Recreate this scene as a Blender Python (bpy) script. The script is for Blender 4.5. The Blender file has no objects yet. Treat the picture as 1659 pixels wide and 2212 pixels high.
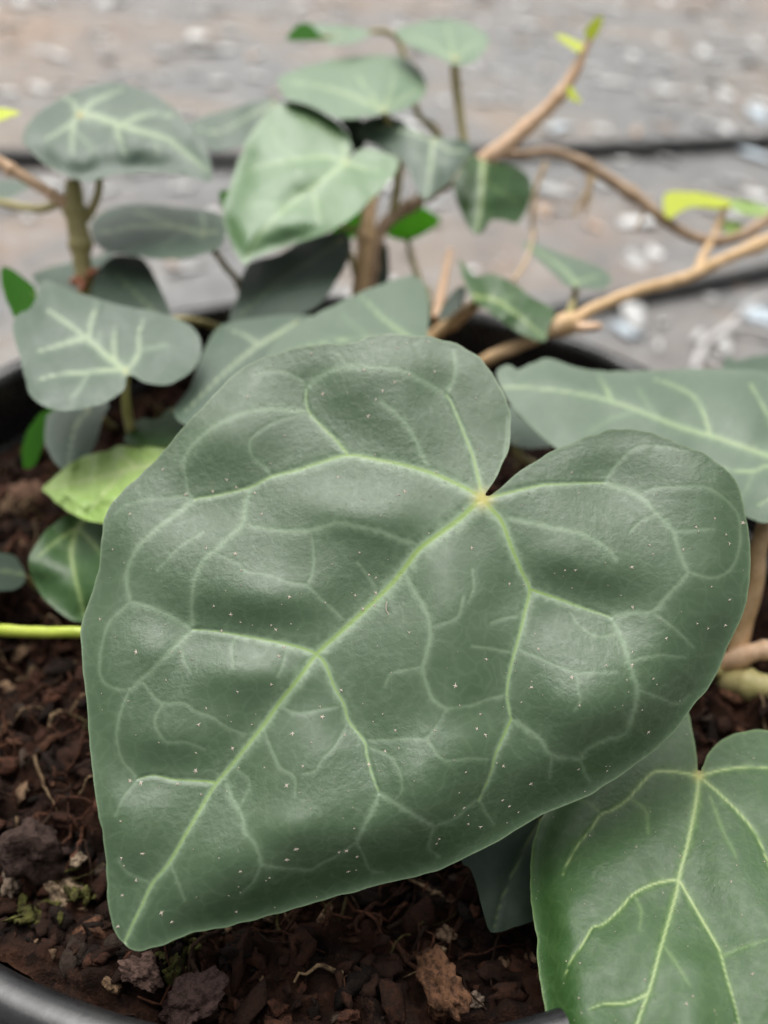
import bpy, math, random
import numpy as np
from mathutils import Matrix, Vector
from mathutils.geometry import delaunay_2d_cdt

# ------------------------------------------------------------------ camera, sky, sun, exposure
S = bpy.context.scene
COL = S.collection
RIM_Z, CAM_Z, SOIL_Z = 0.24, 0.43, 0.214
PITCH, ROLL, FPX = math.radians(38.75), math.radians(-3.28), 1916.0     # FPX: focal length for a 1659 x 2212 frame
CW, CH = 829.5, 1106.0
fw = np.array([0, math.cos(PITCH), -math.sin(PITCH)])
up0 = np.array([0, math.sin(PITCH), math.cos(PITCH)])
ri0 = np.array([1.0, 0, 0])
cR, sR = math.cos(ROLL), math.sin(ROLL)
RIGHT = cR * ri0 - sR * up0
UP = sR * ri0 + cR * up0
CAM = np.array([0, 0, CAM_Z])

cam = bpy.data.cameras.new('camera')
cam_o = bpy.data.objects.new('camera', cam)
COL.objects.link(cam_o)
cam_o.matrix_world = Matrix(((RIGHT[0], UP[0], -fw[0], 0), (RIGHT[1], UP[1], -fw[1], 0),
                             (RIGHT[2], UP[2], -fw[2], CAM_Z), (0, 0, 0, 1)))
cam.sensor_fit = 'VERTICAL'
cam.sensor_height = 7.0
cam.sensor_width = 5.25
cam.lens = 7.0 * FPX / 2212.0
cam.clip_start, cam.clip_end = 0.005, 200
cam.dof.use_dof = True
cam.dof.focus_distance = 0.198
cam.dof.aperture_fstop = cam.lens / 4.5
S.camera = cam_o

W = bpy.data.worlds.new('World')
S.world = W
W.use_nodes = True
wn = W.node_tree
bg = wn.nodes['Background']
sky = wn.nodes.new('ShaderNodeTexSky')
sky.sky_type = 'NISHITA'
sky.sun_disc = False
SUN_EL, SUN_AZ = math.radians(70), math.radians(-20)      # azimuth from +Y towards +X
sky.sun_elevation = SUN_EL
sky.sun_rotation = SUN_AZ
sky.air_density, sky.dust_density, sky.ozone_density = 1.0, 8.0, 0.3
hs = wn.nodes.new('ShaderNodeHueSaturation')
hs.inputs['Saturation'].default_value = 0.10              # thin white cloud / greenhouse film
wn.links.new(sky.outputs[0], hs.inputs['Color'])
wn.links.new(hs.outputs[0], bg.inputs[0])
bg.inputs[1].default_value = 0.13

sl = bpy.data.lights.new('sun', 'SUN')
sl.energy, sl.angle, sl.color = 1.4, math.radians(60), (1.0, 0.965, 0.90)
so = bpy.data.objects.new('sun', sl)
COL.objects.link(so)
sd = Vector((math.sin(SUN_AZ) * math.cos(SUN_EL), math.cos(SUN_AZ) * math.cos(SUN_EL), math.sin(SUN_EL)))
so.rotation_euler = (-sd).to_track_quat('-Z', 'Y').to_euler()
so.location = (0, 0, 3)

S.view_settings.view_transform = 'Standard'
S.view_settings.look = 'None'
S.view_settings.exposure = 0.5
S.view_settings.gamma = 1
S.view_settings.use_curve_mapping = False
S.render.engine = 'CYCLES'
S.cycles.use_denoising = True
S.cycles.max_bounces = 8
S.cycles.transparent_max_bounces = 8

# ------------------------------------------------------------------ helpers
rng = np.random.default_rng(7)
random.seed(7)


def ray(px, py):
    x = (np.asarray(px, float) - CW) / FPX
    y = (np.asarray(py, float) - CH) / FPX
    return x[..., None] * RIGHT - y[..., None] * UP + fw


def at(px, py, d):
    return CAM + ray(px, py) * np.asarray(d, float)[..., None]


def plane_depth(px, py, z):
    r = ray(px, py)
    return (z - CAM_Z) / r[..., 2]


def on_plane(px, py, z):
    return at(px, py, plane_depth(px, py, z))


class Noise:
    """smooth noise: sum of randomly oriented sines, in any dimension"""
    def __init__(self, seed, dim, scale, n=14):
        g = np.random.default_rng(seed)
        k = g.normal(size=(n, dim))
        k /= np.linalg.norm(k, axis=1)[:, None]
        self.k = k * (2 * np.pi / scale) * g.uniform(.55, 1.6, (n, 1))
        self.p = g.uniform(0, 6.283, n)
        self.n = n

    def __call__(self, P):
        return np.sin(P @ self.k.T + self.p).sum(1) / math.sqrt(self.n)


def catmull(P, n=8, closed=False):
    P = np.asarray(P, float)
    out = []
    N = len(P)
    rngi = range(N if closed else N - 1)
    for i in rngi:
        if closed:
            a, b, c, d = P[i - 1], P[i], P[(i + 1) % N], P[(i + 2) % N]
        else:
            b, c = P[i], P[i + 1]
            a = P[i - 1] if i > 0 else 2 * b - c
            d = P[i + 2] if i + 2 < N else 2 * c - b
        t = np.linspace(0, 1, n, endpoint=False)[:, None]
        out.append(.5 * (2 * b + (c - a) * t + (2 * a - 5 * b + 4 * c - d) * t ** 2 + (3 * b - a - 3 * c + d) * t ** 3))
    out = np.concatenate(out)
    if not closed:
        out = np.vstack([out, P[-1]])
    return out


def resample(P, step, closed=False):
    P = np.asarray(P, float)
    Q = np.vstack([P, P[:1]]) if closed else P
    L = np.r_[0, np.cumsum(np.linalg.norm(np.diff(Q[:, :2], axis=0), axis=1))]
    n = max(3, int(round(L[-1] / step)))
    t = np.linspace(0, L[-1], n + 1)
    R = np.stack([np.interp(t, L, Q[:, k]) for k in range(Q.shape[1])], 1)
    return R[:-1] if closed else R


def mesh_obj(name, V, F, mat, parent=None, origin=None, normals=None, attrs=None, smooth=True):
    V = np.asarray(V, float)
    if origin is not None:
        V = V - np.asarray(origin)
    me = bpy.data.meshes.new(name)
    me.from_pydata(V.tolist() if len(V) < 1 else V, [], F if isinstance(F, list) else F.tolist())
    if smooth:
        me.polygons.foreach_set('use_smooth', np.ones(len(me.polygons), bool))
    for an, arr in (attrs or {}).items():
        if arr.ndim == 1:
            a = me.attributes.new(an, 'FLOAT', 'POINT')
            a.data.foreach_set('value', arr.astype(np.float32))
        else:
            a = me.attributes.new(an, 'FLOAT_COLOR', 'POINT')
            c4 = np.ones((len(arr), 4), np.float32)
            c4[:, :3] = arr
            a.data.foreach_set('color', c4.ravel())
    if normals is not None:
        me.normals_split_custom_set_from_vertices(normals)
    me.materials.append(mat)
    o = bpy.data.objects.new(name, me)
    COL.objects.link(o)
    if parent is not None:
        o.parent = parent
        if origin is None:
            pass
    return o


def thing(name, label, cat, loc, group=None):
    o = bpy.data.objects.new(name, None)
    COL.objects.link(o)
    o.empty_display_size = 0.01
    o.location = tuple(loc)
    tag(o, label, cat, group)
    return o


def tag(o, label=None, cat=None, group=None, kind=None):
    if label: o['label'] = label
    if cat: o['category'] = cat
    if group: o['group'] = group
    if kind: o['kind'] = kind
    return o


# ------------------------------------------------------------------ materials
def nodes(name):
    m = bpy.data.materials.new(name)
    m.use_nodes = True
    t = m.node_tree
    return m, t, t.nodes['Principled BSDF'], t.nodes, t.links


def mix(t, a, b, fac, mode='MIX'):
    n = t.nodes.new('ShaderNodeMix')
    n.data_type = 'RGBA'
    n.blend_type = mode
    for s, v in ((n.inputs[0], fac), (n.inputs[6], a), (n.inputs[7], b)):
        if isinstance(v, (int, float)):
            s.default_value = v
        elif isinstance(v, tuple):
            s.default_value = (*v, 1) if len(v) == 3 else v
        else:
            t.links.new(v, s)
    return n.outputs[2]


def ramp(t, src, lo, hi, a=0.0, b=1.0):
    n = t.nodes.new('ShaderNodeMapRange')
    n.inputs[1].default_value, n.inputs[2].default_value = lo, hi
    n.inputs[3].default_value, n.inputs[4].default_value = a, b
    t.links.new(src, n.inputs[0])
    return n.outputs[0]


def noise_tex(t, scale, detail=3, rough=.55, coord='Object', dist=0.0):
    tc = t.nodes.new('ShaderNodeTexCoord')
    n = t.nodes.new('ShaderNodeTexNoise')
    n.inputs['Scale'].default_value = scale
    n.inputs['Detail'].default_value = detail
    n.inputs['Roughness'].default_value = rough
    n.inputs['Distortion'].default_value = dist
    t.links.new(tc.outputs[coord], n.inputs['Vector'])
    return n.outputs[0]


def bump(t, bsdf, h, strength, dist=0.001):
    b = t.nodes.new('ShaderNodeBump')
    b.inputs['Strength'].default_value = strength
    b.inputs['Distance'].default_value = dist
    t.links.new(h, b.inputs['Height'])
    if bsdf.inputs['Normal'].is_linked:
        t.links.new(bsdf.inputs['Normal'].links[0].from_socket, b.inputs['Normal'])
    t.links.new(b.outputs[0], bsdf.inputs['Normal'])


def leaf_material(name, base, base2, halo, core, rough=.42, transl=.12, tcol=(.16, .30, .04), spec=.5, under=(.10, .15, .07), net_k=.07, crinkle=.26):
    m, t, b, N, L = nodes(name)
    mott = noise_tex(t, 45, 4, .6)
    c = mix(t, base, base2, ramp(t, mott, .30, .75))
    fine = noise_tex(t, 520, 3, .6)
    c = mix(t, c, (base2[0] * 1.25, base2[1] * 1.2, base2[2] * 1.2), ramp(t, fine, .48, .75, 0, .25))
    # the finest net of veins
    tc = N.new('ShaderNodeTexCoord')
    vo = N.new('ShaderNodeTexVoronoi')
    vo.feature = 'DISTANCE_TO_EDGE'
    vo.inputs['Scale'].default_value = 210
    nz = N.new('ShaderNodeTexNoise')
    nz.inputs['Scale'].default_value = 120
    L.new(tc.outputs['Object'], nz.inputs['Vector'])
    ad = N.new('ShaderNodeMix'); ad.data_type = 'RGBA'; ad.blend_type = 'LINEAR_LIGHT'
    ad.inputs[0].default_value = .0045
    L.new(tc.outputs['Object'], ad.inputs[6]); L.new(nz.outputs[1], ad.inputs[7])
    L.new(ad.outputs[2], vo.inputs['Vector'])
    net = ramp(t, vo.outputs['Distance'], 0.0, .10, net_k, 0)
    c = mix(t, c, halo, net)
    ah = N.new('ShaderNodeAttribute'); ah.attribute_name = 'vein_halo'
    ac = N.new('ShaderNodeAttribute'); ac.attribute_name = 'vein_core'
    ae = N.new('ShaderNodeAttribute'); ae.attribute_name = 'margin'
    c = mix(t, c, halo, ah.outputs['Fac'])
    c = mix(t, c, core, ac.outputs['Fac'])
    c = mix(t, c, (halo[0] * .8, halo[1] * .8, halo[2] * .7), ae.outputs['Fac'])
    aj = N.new('ShaderNodeAttribute'); aj.attribute_name = 'junction'
    c = mix(t, c, (.42, .36, .08), aj.outputs['Fac'])
    au = N.new('ShaderNodeAttribute'); au.attribute_name = 'underside'
    c = mix(t, c, under, au.outputs['Fac'])
    L.new(c, b.inputs['Base Color'])
    rr = ramp(t, fine, .3, .7, rough - .05, rough + .08)
    L.new(rr, b.inputs['Roughness'])
    b.inputs['Specular IOR Level'].default_value = spec
    cr = noise_tex(t, 560, 5, .66, dist=.25)
    patch = noise_tex(t, 28, 2)
    mm = N.new('ShaderNodeMath'); mm.operation = 'MULTIPLY'
    L.new(cr, mm.inputs[0]); L.new(ramp(t, patch, .38, .62, .25, 1.0), mm.inputs[1])
    bump(t, b, mm.outputs[0], crinkle, .0009)
    tr = N.new('ShaderNodeBsdfTranslucent')
    tr.inputs['Color'].default_value = (*tcol, 1)
    mx = N.new('ShaderNodeMixShader')
    mx.inputs[0].default_value = transl
    L.new(b.outputs[0], mx.inputs[1]); L.new(tr.outputs[0], mx.inputs[2])
    L.new(mx.outputs[0], N['Material Output'].inputs['Surface'])
    return m


LM = {
    'deep': leaf_material('leaf_deep_green', (.047, .090, .040), (.060, .105, .050), (.25, .35, .22), (.185, .29, .055), .42, net_k=.07, spec=.60, crinkle=.30),
    'grey': leaf_material('leaf_grey_green', (.052, .088, .058), (.068, .106, .072), (.25, .33, .22), (.30, .37, .22), .45, spec=.5),
    'dark': leaf_material('leaf_dark_green_shade_tint', (.018, .034, .021), (.026, .045, .028), (.07, .10, .06), (.10, .14, .06), .50, spec=.35),  # dark leaf green, lowered to put shade under other leaves into the colour
    'pale': leaf_material('leaf_pale_grey_green', (.080, .125, .080), (.100, .148, .098), (.22, .31, .18), (.27, .36, .18), .45, spec=.5),
    'fresh': leaf_material('leaf_fresh_green', (.024, .066, .014), (.033, .080, .022), (.17, .27, .09), (.26, .33, .13), .38, .08, spec=.38, crinkle=.30),
    'light': leaf_material('leaf_light_green', (.080, .175, .058), (.120, .220, .098), (.24, .36, .17), (.28, .40, .18), .38, .18, spec=.65),
    'mint': leaf_material('leaf_mint_green', (.14, .22, .13), (.17, .25, .16), (.28, .38, .24), (.32, .41, .22), .42, .15, spec=.55),
    'vivid': leaf_material('leaf_vivid_green', (.028, .13, .004), (.040, .16, .007), (.08, .20, .015), (.11, .24, .02), .55, .60, (.10, .44, .006), spec=.12, under=(.03, .13, .005)),
    'glow': leaf_material('leaf_green_backlight_tint', (.085, .26, .006), (.11, .31, .010), (.16, .34, .03), (.18, .36, .03), .55, .65, (.30, .80, .01), spec=.12, under=(.09, .26, .006)),  # brighter copy of the vivid leaf, backlight put into its colours
    'lime': leaf_material('leaf_lime', (.25, .40, .09), (.35, .48, .17), (.46, .55, .28), (.48, .55, .26), .40, .22, (.45, .6, .08)),
    'yellow': leaf_material('leaf_young_yellow', (.54, .62, .03), (.66, .72, .06), (.6, .62, .15), (.6, .62, .15), .4, .40, (.75, .9, .03)),
}


def stem_material(name, a, b2, rough=.55):
    m, t, b, N, L = nodes(name)
    n = noise_tex(t, 160, 5, .65)
    c = mix(t, a, b2, ramp(t, n, .35, .65))
    sp = noise_tex(t, 900, 2)
    c = mix(t, c, (a[0] * .45, a[1] * .42, a[2] * .4), ramp(t, sp, .60, .72, 0, .6))
    L.new(c, b.inputs['Base Color'])
    b.inputs['Roughness'].default_value = rough
    bump(t, b, n, .5, .0008)
    return m


SM = {
    'olive': stem_material('stem_olive', (.28, .25, .09), (.40, .34, .16)),
    'tan': stem_material('stem_tan', (.46, .30, .14), (.60, .41, .23)),
    'pink': stem_material('stem_pink', (.58, .37, .22), (.68, .47, .31)),
    'brown': stem_material('stem_brown', (.24, .155, .085), (.38, .26, .16)),
    'rust': stem_material('bract_rust', (.28, .09, .045), (.38, .15, .08)),
    'lime': stem_material('petiole_lime', (.34, .42, .04), (.42, .48, .07), .4),
    'root': stem_material('root_pale', (.50, .36, .20), (.60, .46, .30)),
}

# ------------------------------------------------------------------ ground cloth
POT = np.array([-0.0704 * .19, 1.2293 * .19])
POT_R = .8543 * .19

m, t, b, N, L = nodes('ground_cloth')
n1 = noise_tex(t, 1.7, 7, .68)
n2 = noise_tex(t, 60, 4, .6)
c = mix(t, (.125, .125, .125), (.185, .184, .18), ramp(t, n2, .35, .65))
c = mix(t, c, (.25, .185, .13), ramp(t, n1, .47, .62, 0, .85))
ad_ = N.new('ShaderNodeAttribute'); ad_.attribute_name = 'dirt'
nd = noise_tex(t, 9, 6, .72)
dm = N.new('ShaderNodeMath'); dm.operation = 'MULTIPLY'
L.new(ad_.outputs['Fac'], dm.inputs[0]); L.new(ramp(t, nd, .36, .62, 0, 1.0), dm.inputs[1])
c = mix(t, c, (.27, .165, .10), dm.outputs[0])
n3 = noise_tex(t, 14, 5, .7)
c = mix(t, c, (.28, .278, .27), ramp(t, n3, .52, .70, 0, .7))
c = mix(t, c, (.075, .073, .073), ramp(t, n3, .46, .30, 0, .7))
tc = N.new('ShaderNodeTexCoord')
wv = []
for ax in (0, 1):
    w = N.new('ShaderNodeTexWave'); w.wave_type = 'BANDS'
    w.bands_direction = 'XY'[ax]
    w.inputs['Scale'].default_value = 90
    L.new(tc.outputs['Object'], w.inputs['Vector'])
    wv.append(w.outputs[1])
wm = N.new('ShaderNodeMath'); wm.operation = 'MULTIPLY'
L.new(wv[0], wm.inputs[0]); L.new(wv[1], wm.inputs[1])
c = mix(t, c, (.10, .10, .10), ramp(t, wm.outputs[0], 0.0, .25, .35, 0))
L.new(c, b.inputs['Base Color'])
b.inputs['Roughness'].default_value = .62
bump(t, b, wm.outputs[0], .4, .001)
M_CLOTH = m

# one sheet with a gentle unevenness close by, running out flat
gx = np.r_[-40, -12, -5, np.linspace(-2.4, 2.4, 97), 5, 12, 40]
gy = np.r_[-30, -8, -2, np.linspace(-.6, 4.2, 97), 8, 20, 60]
GX, GY = np.meshgrid(gx, gy)
gp = np.stack([GX.ravel(), GY.ravel()], 1)
gz = Noise(3, 2, .55)(gp) * .0025
gz[(np.abs(gp[:, 0]) > 2.3) | (gp[:, 1] > 4.1) | (gp[:, 1] < -.5)] = 0
gz -= .004
gz[np.hypot(gp[:, 0] - POT[0], gp[:, 1] - POT[1]) < .2] = -.0005
n0, n1_ = GX.shape
idx = np.arange(n0 * n1_).reshape(n0, n1_)
F = np.stack([idx[:-1, :-1], idx[:-1, 1:], idx[1:, 1:], idx[1:, :-1]], -1).reshape(-1, 4)
dirt = np.zeros(len(gp))
for cx, cy, rx, ry, k in ((30, 60, .30, .35, 1.), (90, 150, .14, .12, .7), (40, 500, .12, .10, 1.), (1230, 470, .16, .09, .8), (1180, 560, .14, .07, .9), (780, 10, .35, .25, .6), (1590, 10, .35, .22, .7), (1500, 720, .06, .05, .4)):
    q = on_plane(cx, cy, 0.)[:2]
    dirt = np.maximum(dirt, k * np.exp(-((gp[:, 0] - q[0]) / rx) ** 2 - ((gp[:, 1] - q[1]) / ry) ** 2))
g = mesh_obj('ground_cloth', np.c_[gp, gz], F, M_CLOTH, attrs={'dirt': dirt})
tag(g, 'grey woven ground cloth with brown dust under the pot', kind='structure')


# ------------------------------------------------------------------ tubes
def tube(name, P, R, mat, parent=None, origin=None, sides=12, wob=.06, knots=(), seed=0):
    """P (n,3) centre line, R (n) radii -> one closed tapered mesh"""
    P = np.asarray(P, float); R = np.asarray(R, float)
    n = len(P)
    T = np.gradient(P, axis=0)
    T /= np.linalg.norm(T, axis=1)[:, None]
    a = np.cross(T[0], [0, 0, 1.0])
    if np.linalg.norm(a) < 1e-3: a = np.cross(T[0], [1.0, 0, 0])
    a /= np.linalg.norm(a)
    g = np.random.default_rng(seed)
    V = []
    L = np.r_[0, np.cumsum(np.linalg.norm(np.diff(P, axis=0), axis=1))]
    nz = Noise(seed + 11, 2, 1.0)
    for i in range(n):
        a = a - T[i] * (a @ T[i]); a /= np.linalg.norm(a)
        bb = np.cross(T[i], a)
        r = R[i]
        for kt, ks in knots:
            r = r * (1 + ks * math.exp(-((L[i] / L[-1] - kt) / .018) ** 2))
        th = np.linspace(0, 2 * np.pi, sides, endpoint=False)
        rr = r * (1 + wob * nz(np.c_[np.cos(th) * .5, np.sin(th) * .5 + L[i] / max(R.max(), 1e-5) * .25]))
        V.append(P[i] + np.outer(np.cos(th) * rr, a) + np.outer(np.sin(th) * rr, bb))
    V = np.concatenate(V)
    F = []
    for i in range(n - 1):
        for k in range(sides):
            k2 = (k + 1) % sides
            F.append((i * sides + k, i * sides + k2, (i + 1) * sides + k2, (i + 1) * sides + k))
    F.append(tuple(range(sides))[::-1])
    F.append(tuple((n - 1) * sides + k for k in range(sides)))
    return mesh_obj(name, V, F, mat, parent, origin)


def px_tube(name, pts, mat, parent, knots=(), seed=0, step=6, sides=12, wob=.06):
    """pts: (x, y, depth or None for the soil, width) in photo units"""
    Q = []
    for x, y, d, w in pts:
        if d is None:
            d = float(plane_depth(x, y, SOIL_Z - .006))
        p = at(x, y, d)
        Q.append((*p, w / 2 / FPX * d))
    Q = catmull(Q, 10)
    org = np.array(parent.location) if parent.parent is None else np.array(parent.parent.location)
    return tube(name, Q[:, :3], Q[:, 3], mat, parent, org, sides, wob, knots, seed)


# ------------------------------------------------------------------ the pot
def lathe(name, prof, mat, parent, seg=128):
    prof = catmull(np.array(prof, float), 4)
    th = np.linspace(0, 2 * np.pi, seg, endpoint=False)
    V = np.concatenate([np.stack([r * np.cos(th), r * np.sin(th), np.full(seg, z)], 1) for r, z in prof])
    F = []
    for i in range(len(prof) - 1):
        for k in range(seg):
            k2 = (k + 1) % seg
            F.append((i * seg + k, i * seg + k2, (i + 1) * seg + k2, (i + 1) * seg + k))
    return mesh_obj(name, V, F, mat, parent)


m, t, b, N, L = nodes('black_plastic')
n1 = noise_tex(t, 40, 5, .65)
n2 = noise_tex(t, 300, 4, .6)
c = mix(t, (.010, .010, .011), (.026, .025, .024), ramp(t, n1, .45, .75))
L.new(c, b.inputs['Base Color'])
L.new(ramp(t, n2, .3, .7, .20, .36), b.inputs['Roughness'])
bump(t, b, n2, .15, .0006)
M_POT = m
pot = thing('plant_pot', 'round black plastic pot filled with soil that holds the ivy', 'plant pot', (POT[0], POT[1], 0))
r = POT_R + .0100
lathe('wall', [(.006, .003), (.10, .003), (.125, .003), (.129, .008), (.145, .10), (.1600, .205), (.1602, .2085), (.1585, .2088),
               (.1571, .205), (.143, .10), (.126, .012), (.12, .008), (.006, .008)], M_POT, pot)
lathe('rim', [(r - .0095, .2095), (r - .003, .2098), (r - .0005, .2105), (r, .2145), (r + .001, .232), (r + .0005, .2375), (r - .002, .240), (r - .0055, .2403),
              (r - .0085, .2388), (r - .0098, .235), (r - .0108, .222), (r - .0113, .2105), (r - .0095, .2095)], M_POT, pot)
# ------------------------------------------------------------------ soil
def soil_mat():
    m, t, b, N, L = nodes('potting_soil')
    n1 = noise_tex(t, 70, 6, .68)
    n2 = noise_tex(t, 420, 5, .65)
    c = mix(t, (.008, .005, .004), (.042, .018, .010), ramp(t, n1, .38, .66))
    c = mix(t, c, (.075, .036, .022), ramp(t, n2, .56, .74, 0, .7))
    L.new(c, b.inputs['Base Color'])
    b.inputs['Roughness'].default_value = .9
    b.inputs['Specular IOR Level'].default_value = .12
    bump(t, b, n2, .9, .002)
    return m


def crumb_mat():
    m, t, b, N, L = nodes('soil_crumbs')
    a = N.new('ShaderNodeAttribute'); a.attribute_name = 'tint'
    n2 = noise_tex(t, 600, 5, .65)
    c = mix(t, a.outputs['Color'], (.02, .012, .009), ramp(t, n2, .55, .40, 0, .75))
    L.new(c, b.inputs['Base Color'])
    b.inputs['Roughness'].default_value = .85
    b.inputs['Specular IOR Level'].default_value = .12
    bump(t, b, n2, .8, .0015)
    return m


M_SOIL, M_CRUMB = soil_mat(), crumb_mat()
RS = .1590
g1 = np.linspace(-RS, RS, 260)
nA, nB, nC = Noise(21, 2, .055), Noise(22, 2, .018), Noise(23, 2, .0065, 20)


def soil_h(xy):
    return SOIL_Z + .0050 * nA(xy) + .0040 * np.abs(nB(xy)) + .0014 * nC(xy) - .0035


nr, na = 150, 420
rr = RS * np.sqrt(np.linspace(0.0004, 1, nr))
th = np.linspace(0, 2 * np.pi, na, endpoint=False)
RR, TH = np.meshgrid(rr, th, indexing='ij')
xy = np.stack([RR.ravel() * np.cos(TH.ravel()), RR.ravel() * np.sin(TH.ravel())], 1) + POT
idx = np.arange(nr * na).reshape(nr, na)
F = np.stack([idx[:-1], np.roll(idx[:-1], -1, 1), np.roll(idx[1:], -1, 1), idx[1:]], -1).reshape(-1, 4)
# keep it inside the tapering pot
sc = np.minimum(1, (.1570) / np.maximum(np.hypot(*(xy - POT).T), 1e-6))
xy = POT + (xy - POT) * sc[:, None]
soil = mesh_obj('potting_soil', np.c_[xy, soil_h(xy)], F.tolist() + [tuple(idx[0])], M_SOIL)
tag(soil, 'dark brown bumpy potting soil filling the black pot', 'soil', kind='stuff')


def ico(sub=2):
    import bmesh
    bm = bmesh.new()
    bmesh.ops.create_icosphere(bm, subdivisions=sub, radius=1)
    V = np.array([v.co[:] for v in bm.verts]); F = np.array([[v.index for v in f.verts] for f in bm.faces])
    bm.free()
    return V, F


IV, IF = ico()
IV3, IF3 = ico(4)


def lump(seed, flat=1.0, rough=.3, elong=1.0, fine=False):
    g = np.random.default_rng(seed)
    V = (IV3 if fine else IV).copy()
    U = V.copy()
    V *= (1 + rough * Noise(seed, 3, 1.6)(V) + rough * .45 * Noise(seed + 500, 3, .7)(V))[:, None]
    if fine: V *= (1 + .10 * Noise(seed + 900, 3, .32)(U) + .06 * Noise(seed + 901, 3, .14, 24)(U))[:, None]
    V *= np.array([elong, g.uniform(.7, 1.1), flat * g.uniform(.6, 1.0)])
    q = Matrix.Rotation(g.uniform(0, 6.28), 3, 'Z') @ Matrix.Rotation(g.normal() * .5, 3, 'X') @ Matrix.Rotation(g.normal() * .5, 3, 'Y')
    return V @ np.array(q).T


# crumbs: no one could count them
VV, FF, TT = [], [], []
protos = [lump(100 + i, rng.uniform(.45, 1), .42, rng.uniform(.9, 2.2)) for i in range(30)]
pal = np.array([(.026, .013, .009), (.042, .019, .012), (.013, .009, .007), (.065, .028, .017), (.10, .048, .028), (.22, .14, .085), (.05, .036, .027), (.008, .006, .005)])
pw = np.array([.24, .2, .18, .14, .07, .03, .05, .09]); pw /= pw.sum()
off = 0
NCR = 6000
for i in range(NCR):
    while True:
        q = rng.uniform(-RS, RS, 2)
        if np.hypot(*q) < RS - .008: break
    s = .0006 + .0027 * rng.random() ** 2.6
    p = q + POT
    z = soil_h(p[None])[0] + s * .25
    a = rng.uniform(0, 6.28)
    R2 = np.array([[math.cos(a), -math.sin(a), 0], [math.sin(a), math.cos(a), 0], [0, 0, 1]])
    VV.append(protos[i % 30] @ R2.T * s + [p[0], p[1], z])
    FF.append(IF + off); off += len(IV)
    col = pal[rng.choice(8, p=pw)] * rng.uniform(.6, 1.3)
    TT.append(np.repeat(col[None], len(IV), 0))
o = mesh_obj('soil_crumbs', np.concatenate(VV), np.concatenate(FF), M_CRUMB, attrs={'tint': np.concatenate(TT)})
tag(o, 'loose reddish brown peat crumbs lying over the potting soil', 'soil crumbs', kind='stuff')

# fibres and rootlets in the peat
VV, FF, TT = [], [], []
off = 0
for i in range(1500):
    while True:
        q = rng.uniform(-RS, RS, 2)
        if np.hypot(*q) < RS - .02: break
    p = q + POT
    n = 9
    ang = rng.uniform(0, 6.28); ln = rng.uniform(.006, .030)
    a = ang + np.cumsum(rng.normal(0, .28, n))
    d = np.stack([np.cos(a), np.sin(a)], 1) * ln / n
    c = p + np.cumsum(d, 0)
    k = np.hypot(*(c - POT).T)
    c = POT + (c - POT) * np.minimum(1, .152 / k)[:, None]
    z = soil_h(c) + .0018 + .0015 * np.sin(np.linspace(0, 3.1, n))
    rad = rng.uniform(.0002, .0008) * np.linspace(1, .5, n)
    T = np.gradient(np.c_[c, z], axis=0); T /= np.linalg.norm(T, axis=1)[:, None] + 1e-9
    A = np.cross(T, [0, 0, 1.]); A /= np.linalg.norm(A, axis=1)[:, None] + 1e-9
    B = np.cross(A, T)
    for j in range(5):
        f = 2 * np.pi * j / 5
        VV.append(np.c_[c, z] + A * (np.cos(f) * rad)[:, None] + B * (np.sin(f) * rad)[:, None])
    for j in range(5):
        j2 = (j + 1) % 5
        for s in range(n - 1):
            FF.append((off + j * n + s, off + j2 * n + s, off + j2 * n + s + 1, off + j * n + s + 1))
    off += 5 * n
    col = np.array([(.065, .028, .016), (.11, .048, .028), (.035, .02, .013), (.22, .15, .085), (.10, .08, .03)][rng.choice(5, p=[.38, .22, .26, .07, .07])]) * rng.uniform(.7, 1.2)
    TT.append(np.repeat(col[None], 5 * n, 0))
o = mesh_obj('root_fibres', np.concatenate(VV), FF, M_CRUMB, attrs={'tint': np.concatenate(TT)})
tag(o, 'thin reddish brown root fibres tangled over the potting soil', 'fibres', kind='stuff')

# moss tufts
VV, FF, TT = [], [], []
off = 0
for cx, cy, rad in ((60, 1935, 50), (150, 1905, 40), (400, 2035, 45), (385, 2110, 60)):
    c0 = on_plane(cx, cy, SOIL_Z)[:2]
    for k in range(26):
        p = c0 + rng.normal(0, rad / FPX * .24 * .45, 2)
        s = rng.uniform(.0006, .0016)
        VV.append(protos[(k * 7) % 30] * s + [p[0], p[1], soil_h(p[None])[0] + .0012 + s * .4])
        FF.append(IF + off); off += len(IV)
        col = np.array((.10, .10, .028)) * rng.uniform(.4, 1.2)
        TT.append(np.repeat(col[None], len(IV), 0))
o = mesh_obj('moss', np.concatenate(VV), np.concatenate(FF), M_CRUMB, attrs={'tint': np.concatenate(TT)})
tag(o, 'yellow green moss specks on the potting soil', 'moss', kind='stuff')

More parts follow.
